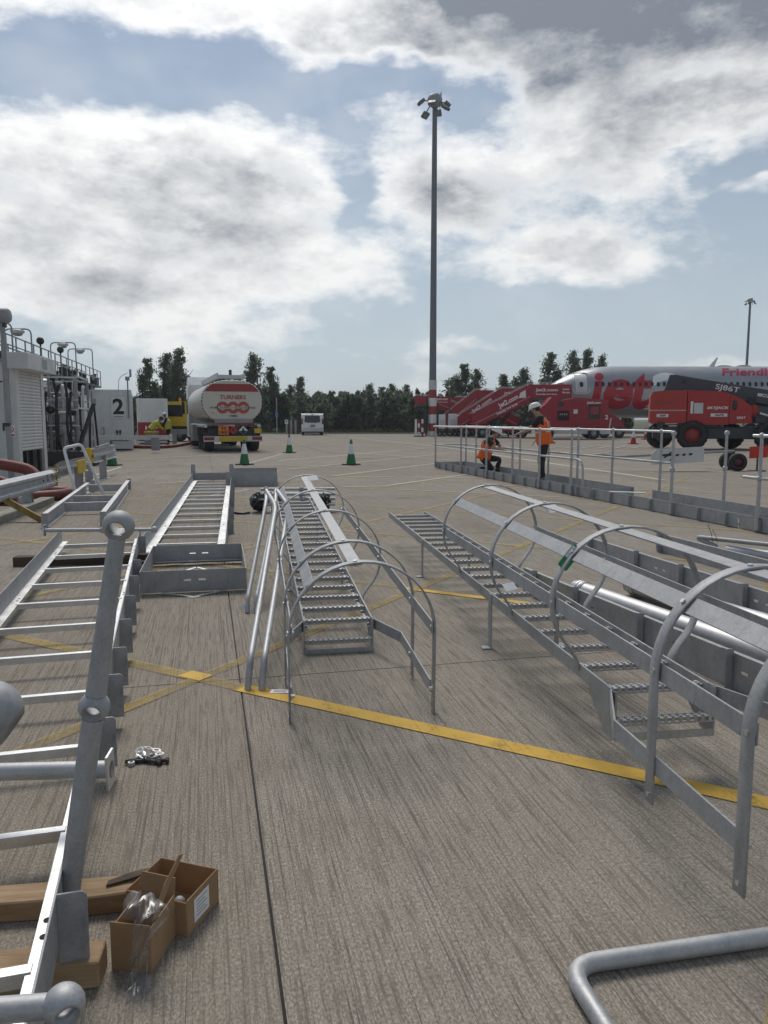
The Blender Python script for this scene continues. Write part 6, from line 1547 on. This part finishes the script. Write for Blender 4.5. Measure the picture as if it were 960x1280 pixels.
# ================================================================ lamp masts
MASTG = simple('mast_grey', (.16, .175, .19), .5, .3, .1, 1)
def mast(label, x, y, h, r0, r1, bands, hs=1.0):
    t = thing('lamp_mast', label, 'mast', (x, y, 0)); mb = MB(); mb.tube([(0, 0, 0), (0, 0, h)], r0, 16, True, [r0, r1]); mb.build('pole', MASTG, t)
    for z0, z1, m in bands: mb = MB(); rr = r0 + .012; mb.tube([(0, 0, z0), (0, 0, z1)], rr, 18, False); mb.build('paint_band', m, t)
    q = hs; mb = MB(); mb.lathe([(0, h + .55 * q), (.45 * q, h + .5 * q), (.62 * q, h + .2 * q), (.55 * q, h - .25 * q), (r1, h - .5 * q)], 16); mb.build('head_frame', GREYP, t)
    for i in range(6):
        a = i * 1.047 + .25; rr = (1.05 + .12 * (i % 2)) * q; M = Matrix.Rotation(a, 4, 'Z') @ Matrix.Translation((rr, 0, h - (.15 + .32 * (i % 3)) * q)) @ Matrix.Rotation(rad(38), 4, 'Y')
        mb = MB(); mb.box((0, 0, 0), (.55 * q, .62 * q, .24 * q), M); o = mb.build('floodlight', MASTG, t, .03)
        mb = MB(); mb.box((0, 0, -.126 * q), (.45 * q, .52 * q, .008), M); mb.build('lens', GREYP, o)
        mb = MB(); mb.tube([(math.cos(a) * .3, math.sin(a) * .3, h), (math.cos(a) * rr, math.sin(a) * rr, h - (.02 + .32 * (i % 3)) * q)], .045, 6); mb.build('lamp_arm', MASTG, t)
    mb = MB(); mb.tube([(.5 * q, 0, h + .2), (.5 * q, 0, h + .7 * q)], .05, 6); mb.tube([(.4 * q, -.3, h - .4), (.4 * q, -.3, h - 1.2 * q)], .03, 6); mb.build('lightning_rod', MASTG, t)
    return t
mast('very tall lamp mast with red and white bands at its foot', 4.17, 66.6, 27.3, .33, .19,
     [(0, .42, WHITEP), (.42, 1.10, BAND), (1.10, 1.85, WHITEP), (1.85, 2.55, BAND), (2.55, 3.25, WHITEP), (3.25, 3.95, BAND), (3.95, 4.75, LIGHTGREY)])
mast('distant thin lamp mast beyond the airliner', 72.0, 155.0, 24.6, .30, .2, [], .8)
t = thing('cable_cabinet', 'narrow dark cabinet standing against the mast foot', 'cabinet', (3.62, 66.4, 0)); mb = MB(); mb.box((0, 0, 1.6), (.14, .3, 3.2)); mb.build('body', BLACK, t); mb = MB(); mb.box((0, 0, .05), (.3, .4, .1)); mb.build('plinth', GREYP, t)
# signs at the verge
t = thing('sign_post', 'thin grey post with a small blue sign beside the tree belt', 'sign', (S(347, 76), 76, -.05)); mb = MB(); mb.tube([(0, 0, 0), (0, 0, 3.6)], .05, 8); mb.build('post', GREYP, t); mb = MB(); mb.box((0, -.06, 1.95), (.3, .02, .42)); mb.build('sign_face', simple('sign_blue', (.10, .20, .36), .5), t)
t = thing('sign_post', 'short post with a small white sign beside the minibus', 'sign', (S(359, 75.5), 75.5, -.05)); mb = MB(); mb.tube([(0, 0, 0), (0, 0, 1.3)], .04, 8); mb.build('post', GREYP, t); mb = MB(); mb.box((0, -.06, 1.25), (.32, .02, .4)); o = mb.build('sign_face', WHITEP, t); mb = MB(); mb.box((0, -.075, 1.27), (.12, .006, .16)); mb.build('symbol', DARK, o)
t = thing('wooden_gate', 'weathered grey fence panel left of the minibus', 'fence', (S(366, 76.5), 76.5, -.05))
for i in range(6): mb = MB(); mb.box((-.55 + i * .22, 0, .72), (.19, .03, 1.42)); mb.build('board', WOODDARK if i % 2 else GREYP, t)
for z in (.4, 1.1): mb = MB(); mb.box((0, .035, z), (1.3, .03, .1)); mb.build('rail', WOODDARK, t)

# ================================================================ people
SKIN = simple('skin', (.42, .25, .18), .55, 0, .06, 20); NAVY = simple('navy_cloth', (.018, .021, .032), .85, 0, .2, 14, .3); HIVIS = simple('orange_hivis', (.80, .135, .012), .7, 0, .08, 12, .2)
HIVISY = simple('yellow_hivis', (.55, .62, .05), .7, 0, .08, 12, .2); TAPE = simple('reflective_tape', (.55, .55, .52), .4, .3); HELM = simple('helmet_white', (.78, .77, .74), .4); BLACKC = simple('black_cloth', (.018, .018, .02), .85); BOOT = simple('boots', (.03, .025, .02), .7); HAIR = simple('dark_hair', (.03, .02, .015), .7)
def skinned(name, chains, m, parent, sub=2):
    """one smooth surface grown over connected joints: chains = list of [(key, point, radius), ...]; a repeated key joins"""
    verts, idx, edges, rads = [], {}, [], []
    for ch in chains:
        prev = None
        for key, p, r in ch:
            if key not in idx: idx[key] = len(verts); verts.append(p); rads.append(r)
            if prev is not None and prev != idx[key]: edges.append((prev, idx[key]))
            prev = idx[key]
    me = bpy.data.meshes.new(name); me.from_pydata(verts, edges, []); me.update()
    o = bpy.data.objects.new(name, me); col.objects.link(o)
    md = o.modifiers.new('skin', 'SKIN'); md.use_smooth_shade = True
    sk = me.skin_vertices[0].data
    for i, r in enumerate(rads): sk[i].radius = r if isinstance(r, tuple) else (r, r); sk[i].use_root = (i == 0)
    sm = o.modifiers.new('sub', 'SUBSURF'); sm.levels = sub; sm.render_levels = sub
    dg = bpy.context.evaluated_depsgraph_get(); dg.update()
    me2 = bpy.data.meshes.new_from_object(o.evaluated_get(dg)); bpy.data.objects.remove(o)
    me2.materials.clear(); me2.materials.append(m)
    me2.polygons.foreach_set('use_smooth', [True] * len(me2.polygons))
    o = bpy.data.objects.new(name, me2); col.objects.link(o); o.parent = parent; return o
def person(label, loc, rz, J, vest, group=None, hat=HELM, trousers=NAVY, sleeves=BLACKC, long_sleeve=False, tail=0.0):
    """J: joints in the body's own frame (x forward, y to the person's left, z up)"""
    t = thing('person', label, 'person', loc, rz, group); V3 = Vector; g_ = {k: V3(v) for k, v in J.items()}
    pel, ch_, nk, hd = g_['pelvis'], g_['chest'], g_['neck'], g_['head']
    face = (g_.get('face', V3((1, 0, -.15)))).normalized(); lat = V3((0, 1, 0))
    mid = (pel + ch_) / 2
    # body: trunk, neck, head, arms with hands and five fingers each, legs
    chains = [[('pel', pel, (.13, .11)), ('mid', mid, (.135, .105)), ('che', ch_, (.15, .11)), ('nk', nk, .058), ('jaw', hd - (hd - nk).normalized() * .05 + face * .015, (.07, .075)), ('hd', hd + (hd - nk).normalized() * .05, (.078, .092)), ('top', hd + (hd - nk).normalized() * .12, .055)]]
    for s, nm in ((1, 'l'), (-1, 'r')):
        sh, elb, wr = g_['sh_' + nm], g_['el_' + nm], g_['wr_' + nm]; d = (wr - elb).normalized(); side = d.cross(V3((0, 0, 1))); side = side.normalized() if side.length > .1 else V3((0, 1, 0)); curl = g_.get('curl_' + nm, V3((0, 0, -1))).normalized()
        palm = wr + d * .055
        chains.append([('che', ch_, .12), ('sh' + nm, sh, .062), ('el' + nm, elb, .045), ('wr' + nm, wr, (.030, .026)), ('pa' + nm, palm, (.040, .018))])
        for f, (off, L) in enumerate(((-.030, .075), (-.010, .085), (.010, .080), (.030, .065))):
            k0 = palm + d * .035 + side * off; k1 = k0 + d * L * .5 + curl * L * .15; k2 = k1 + d * L * .25 + curl * L * .45
            chains.append([('pa' + nm, palm, .02), ('f%s%d0' % (nm, f), k0, .011), ('f%s%d1' % (nm, f), k1, .0095), ('f%s%d2' % (nm, f), k2, .008)])
        th0 = wr + d * .03 - side * s * .035; chains.append([('pa' + nm, palm, .02), ('t%s0' % nm, th0, .012), ('t%s1' % nm, th0 + d * .04 - side * s * .02 + curl * .02, .010)])
        hp, kn, an = g_['hip_' + nm], g_['kn_' + nm], g_['an_' + nm]
        chains.append([('pel', pel, .12), ('hp' + nm, hp, .085), ('kn' + nm, kn, .055), ('an' + nm, an, .040)])
    body = skinned('body', chains, SKIN, t)
    # clothing
    tr = [[('pel', pel + (pel - mid).normalized() * .0, (.150, .135)), ('w', pel + (mid - pel) * .45, (.152, .125))]]
    for nm in ('l', 'r'):
        hp, kn, an = g_['hip_' + nm], g_['kn_' + nm], g_['an_' + nm]; tr.append([('pel', pel, .14), ('hp' + nm, hp, .105), ('m' + nm, (hp + kn) / 2, .092), ('kn' + nm, kn, .075), ('an' + nm, an + (kn - an).normalized() * .03, .068)])
    skinned('trousers', tr, trousers, t)
    for nm in ('l', 'r'):
        an, kn = g_['an_' + nm], g_['kn_' + nm]; toe = g_.get('toe_' + nm, an + V3((.17, 0, -.06)))
        skinned('boot', [[('a', an + (kn - an).normalized() * .06, .058), ('b', an - (kn - an).normalized() * .045, .056), ('c', (an + toe) / 2 - V3((0, 0, .018)), (.05, .042)), ('d', toe, (.045, .034))]], BOOT, t, 1)
    sl = []
    for nm in ('l', 'r'):
        sh, elb, wr = g_['sh_' + nm], g_['el_' + nm], g_['wr_' + nm]
        end = wr - (wr - elb) * .08 if long_sleeve else sh + (elb - sh) * .75
        c = [('che', ch_, (.165, .125)), ('s' + nm, sh, .082)] + ([('e' + nm, elb, .064), ('x' + nm, end, .05)] if long_sleeve else [('x' + nm, end, .072)]); sl.append(c)
    sl.append([('che', ch_, (.165, .125)), ('mid', mid, (.15, .12)), ('pl', pel + (mid - pel) * .3, (.15, .12))]); sl.append([('che', ch_, .15), ('nk', nk - (nk - ch_) * .12, .075)])
    skinned('shirt', sl, sleeves, t)
    # hi-vis vest: a shell of rings round the trunk, open armholes, flared hem
    def ring(c, ax, a, b, n=18):
        ax = ax.normalized(); v = (lat - ax * lat.dot(ax)).normalized(); u = v.cross(ax).normalized(); return [c + v * (a * math.cos(2 * math.pi * i / n)) + u * (b * math.sin(2 * math.pi * i / n)) for i in range(n)]
    ax = (ch_ - pel); top = ch_ + (nk - ch_) * .30; rings = []; n = 18
    hem = pel - ax.normalized() * .07 - V3((tail, 0, 0))
    for c, a, b in ((hem, .215 + tail * .3, .185 + tail * .2), (pel, .205, .175), (mid, .195, .165), (ch_ - ax * .12, .21, .165), (ch_ + (nk - ch_) * .05, .205, .150), (top, .165, .115), (ch_ + (nk - ch_) * .62, .095, .088)): rings.append(ring(c, ax if c is not top else (nk - ch_), a, b, n))
    rsn = random.Random(len(label)); vs = [p + V3((rsn.uniform(-.008, .008), rsn.uniform(-.008, .008), rsn.uniform(-.012, .012) if i < n else 0)) for i, p in enumerate([q for r in rings for q in r])]
    mb = MB(); mb.add(vs, [(i * n + k, i * n + (k + 1) % n, (i + 1) * n + (k + 1) % n, (i + 1) * n + k) for i in range(len(rings) - 1) for k in range(n)], True); vo = mb.build('hi_vis_vest', vest, t)
    sd = vo.modifiers.new('thick', 'SOLIDIFY'); sd.thickness = .008
    mb = MB(); c = mid + ax * .02; r1 = ring(c - ax.normalized() * .028, ax, .206, .176, n); r2 = ring(c + ax.normalized() * .028, ax, .208, .177, n); mb.add(r1 + r2, [(k, (k + 1) % n, n + (k + 1) % n, n + k) for k in range(n)], True); mb.build('reflective_band', TAPE, vo)
    for s in (-1, 1):
        v = (lat - ax.normalized() * lat.dot(ax.normalized())).normalized(); u = v.cross(ax.normalized()).normalized()
        for q in (-1, 1): mb = MB(); a = mid + ax * .1 + v * s * .10 + u * q * .153; b = ch_ + ax * .02 + v * s * .11 + u * q * .142; c2_ = ch_ + (nk - ch_) * .28 + v * s * .10 + u * q * .09; mb.beam(a, b, .055, .012, u); mb.beam(b, c2_, .055, .012, u); mb.build('reflective_band', TAPE, vo)
    # head: face features, hair, helmet
    up = (hd - nk).normalized(); up = (up * .6 + V3((0, 0, 1)) * .4).normalized(); f = (face - up * face.dot(up)).normalized(); r = up.cross(f); hc = hd + up * .035
    mb = MB(); mb.prism([(-.012, -.02), (.012, -.02), (.006, .022), (-.006, .022)], hc + f * .083 - up * .012, r, up, f * .02); mb.build('nose', SKIN, body)
    for s in (-1, 1):
        mb = MB(); mb.ball(hc + f * .078 + r * s * .030 + up * .012, .010, 8, 6); mb.build('eye', WHITECLEAN, body); mb = MB(); mb.ball(hc + r * s * .082 - up * .005, .026, 8, 6, (.5, .5, 1.1)); mb.build('ear', SKIN, body)
    mb = MB(); mb.beam(hc + f * .082 - up * .048 - r * .02, hc + f * .082 - up * .048 + r * .02, .006, .008, up); mb.build('mouth', BAND, body)
    M = Matrix(((r.x, f.x, up.x, hc.x), (r.y, f.y, up.y, hc.y), (r.z, f.z, up.z, hc.z), (0, 0, 0, 1)))
    mb = MB(); mb.ball((0, -.022, .012), .092, 14, 8, (.92, .95, 1.02), M); mb.build('hair', HAIR, body)
    mb = MB(); mb.lathe([(.132, .028), (.122, .040), (.118, .075), (.100, .115), (.065, .142), (0, .152)], 20, M @ Matrix.Diagonal((.95, 1.12, 1, 1)), smooth=True); h = mb.build('helmet', hat, t)
    mb = MB(); mb.prism([(-.085, 0), (-.07, .05), (0, .075), (.07, .05), (.085, 0)], M @ V3((0, .105, .030)), r, f - up * .25, up * .008); mb.build('helmet_peak', hat, h)
    hs = h.modifiers.new('thick', 'SOLIDIFY'); hs.thickness = .006
    return t
stand = dict(pelvis=(0, 0, .96), chest=(.06, 0, 1.36), neck=(.13, 0, 1.53), head=(.20, 0, 1.64), face=(1, 0, -.55), sh_l=(.08, .20, 1.44), el_l=(.30, .22, 1.22), wr_l=(.56, .16, 1.12), curl_l=(.2, 0, -1),
             sh_r=(.06, -.20, 1.44), el_r=(.02, -.30, 1.17), wr_r=(.20, -.27, 1.00), hip_l=(0, .10, .92), kn_l=(.05, .11, .50), an_l=(-.02, .12, .09), hip_r=(0, -.10, .92), kn_r=(.06, -.12, .50), an_r=(.06, -.13, .09))
person('worker in orange vest and patterned white helmet standing with a hand on the rail', (4.03-.42, 17.4, .0), rad(158), stand, HIVIS, tail=.05)
kneel = dict(pelvis=(-.05, 0, .42), chest=(.10, 0, .80), neck=(.20, 0, .95), head=(.27, 0, 1.04), face=(1, 0, -.7), sh_l=(.14, .19, .88), el_l=(.34, .24, .68), wr_l=(.56, .14, .66), sh_r=(.13, -.19, .88), el_r=(.34, -.23, .66), wr_r=(.56, -.10, .60),
             hip_l=(-.04, .11, .38), kn_l=(.36, .14, .36), an_l=(.26, .14, .08), hip_r=(-.04, -.11, .38), kn_r=(.26, -.14, .10), an_r=(-.16, -.14, .10), toe_r=(-.30, -.14, .05))
person('worker in orange vest and plain white helmet kneeling on the walkway', (2.72, 20.6, .03), rad(-28), kneel, HIVIS, trousers=NAVY, sleeves=BLACKC)
bend = dict(pelvis=(-.10, 0, .93), chest=(.16, 0, 1.24), neck=(.30, 0, 1.36), head=(.40, 0, 1.42), face=(1, 0, -.9), sh_l=(.20, .20, 1.28), el_l=(.40, .22, 1.02), wr_l=(.58, .12, .84), sh_r=(.20, -.20, 1.28), el_r=(.40, -.22, 1.02), wr_r=(.58, -.10, .84),
            hip_l=(-.10, .10, .89), kn_l=(.04, .13, .48), an_l=(-.08, .13, .09), hip_r=(-.10, -.10, .89), kn_r=(.10, -.13, .48), an_r=(.10, -.13, .09))
upright = dict(stand); upright.update(el_l=(.20, .25, 1.18), wr_l=(.42, .14, 1.05), el_r=(.18, -.26, 1.16), wr_r=(.40, -.14, 1.02))
person('worker in yellow jacket bending over the hose valve by the container', (-12.95, 43.4, 0), rad(20), bend, HIVISY, None, HAIR, sleeves=HIVISY, long_sleeve=True)
person('worker in yellow vest and white helmet standing beside the bending man', (-12.15, 43.6, 0), rad(185), upright, HIVISY, None, sleeves=NAVY, long_sleeve=True)
t = thing('valve_pit_box', 'yellow and grey hose valve box in front of the two hose workers', 'valve box', (-12.75, 42.4, 0)); mb = MB(); mb.box((0, 0, .34), (.62, .5, .68)); mb.build('body', GREYP, t, .02); mb = MB(); mb.box((0, -.01, .74), (.66, .56, .12)); mb.build('lid', YELLOWP, t)

# ================================================================ summer haze
hz, nt, b = nodes_of('summer_haze'); nt.nodes.remove(b)
vol = nt.nodes.new('ShaderNodeVolumePrincipled'); vol.inputs['Color'].default_value = (.82, .88, .94, 1); vol.inputs['Density'].default_value = .0005; vol.inputs['Anisotropy'].default_value = .2
nt.links.new(vol.outputs[0], [n for n in nt.nodes if n.type == 'OUTPUT_MATERIAL'][0].inputs['Volume'])
mb = MB(); mb.box((0, 1100, 14.5), (3100, 2700, 31.5)); tag(mb.build('haze', hz), 'thin pale summer haze over the apron', kind='stuff')
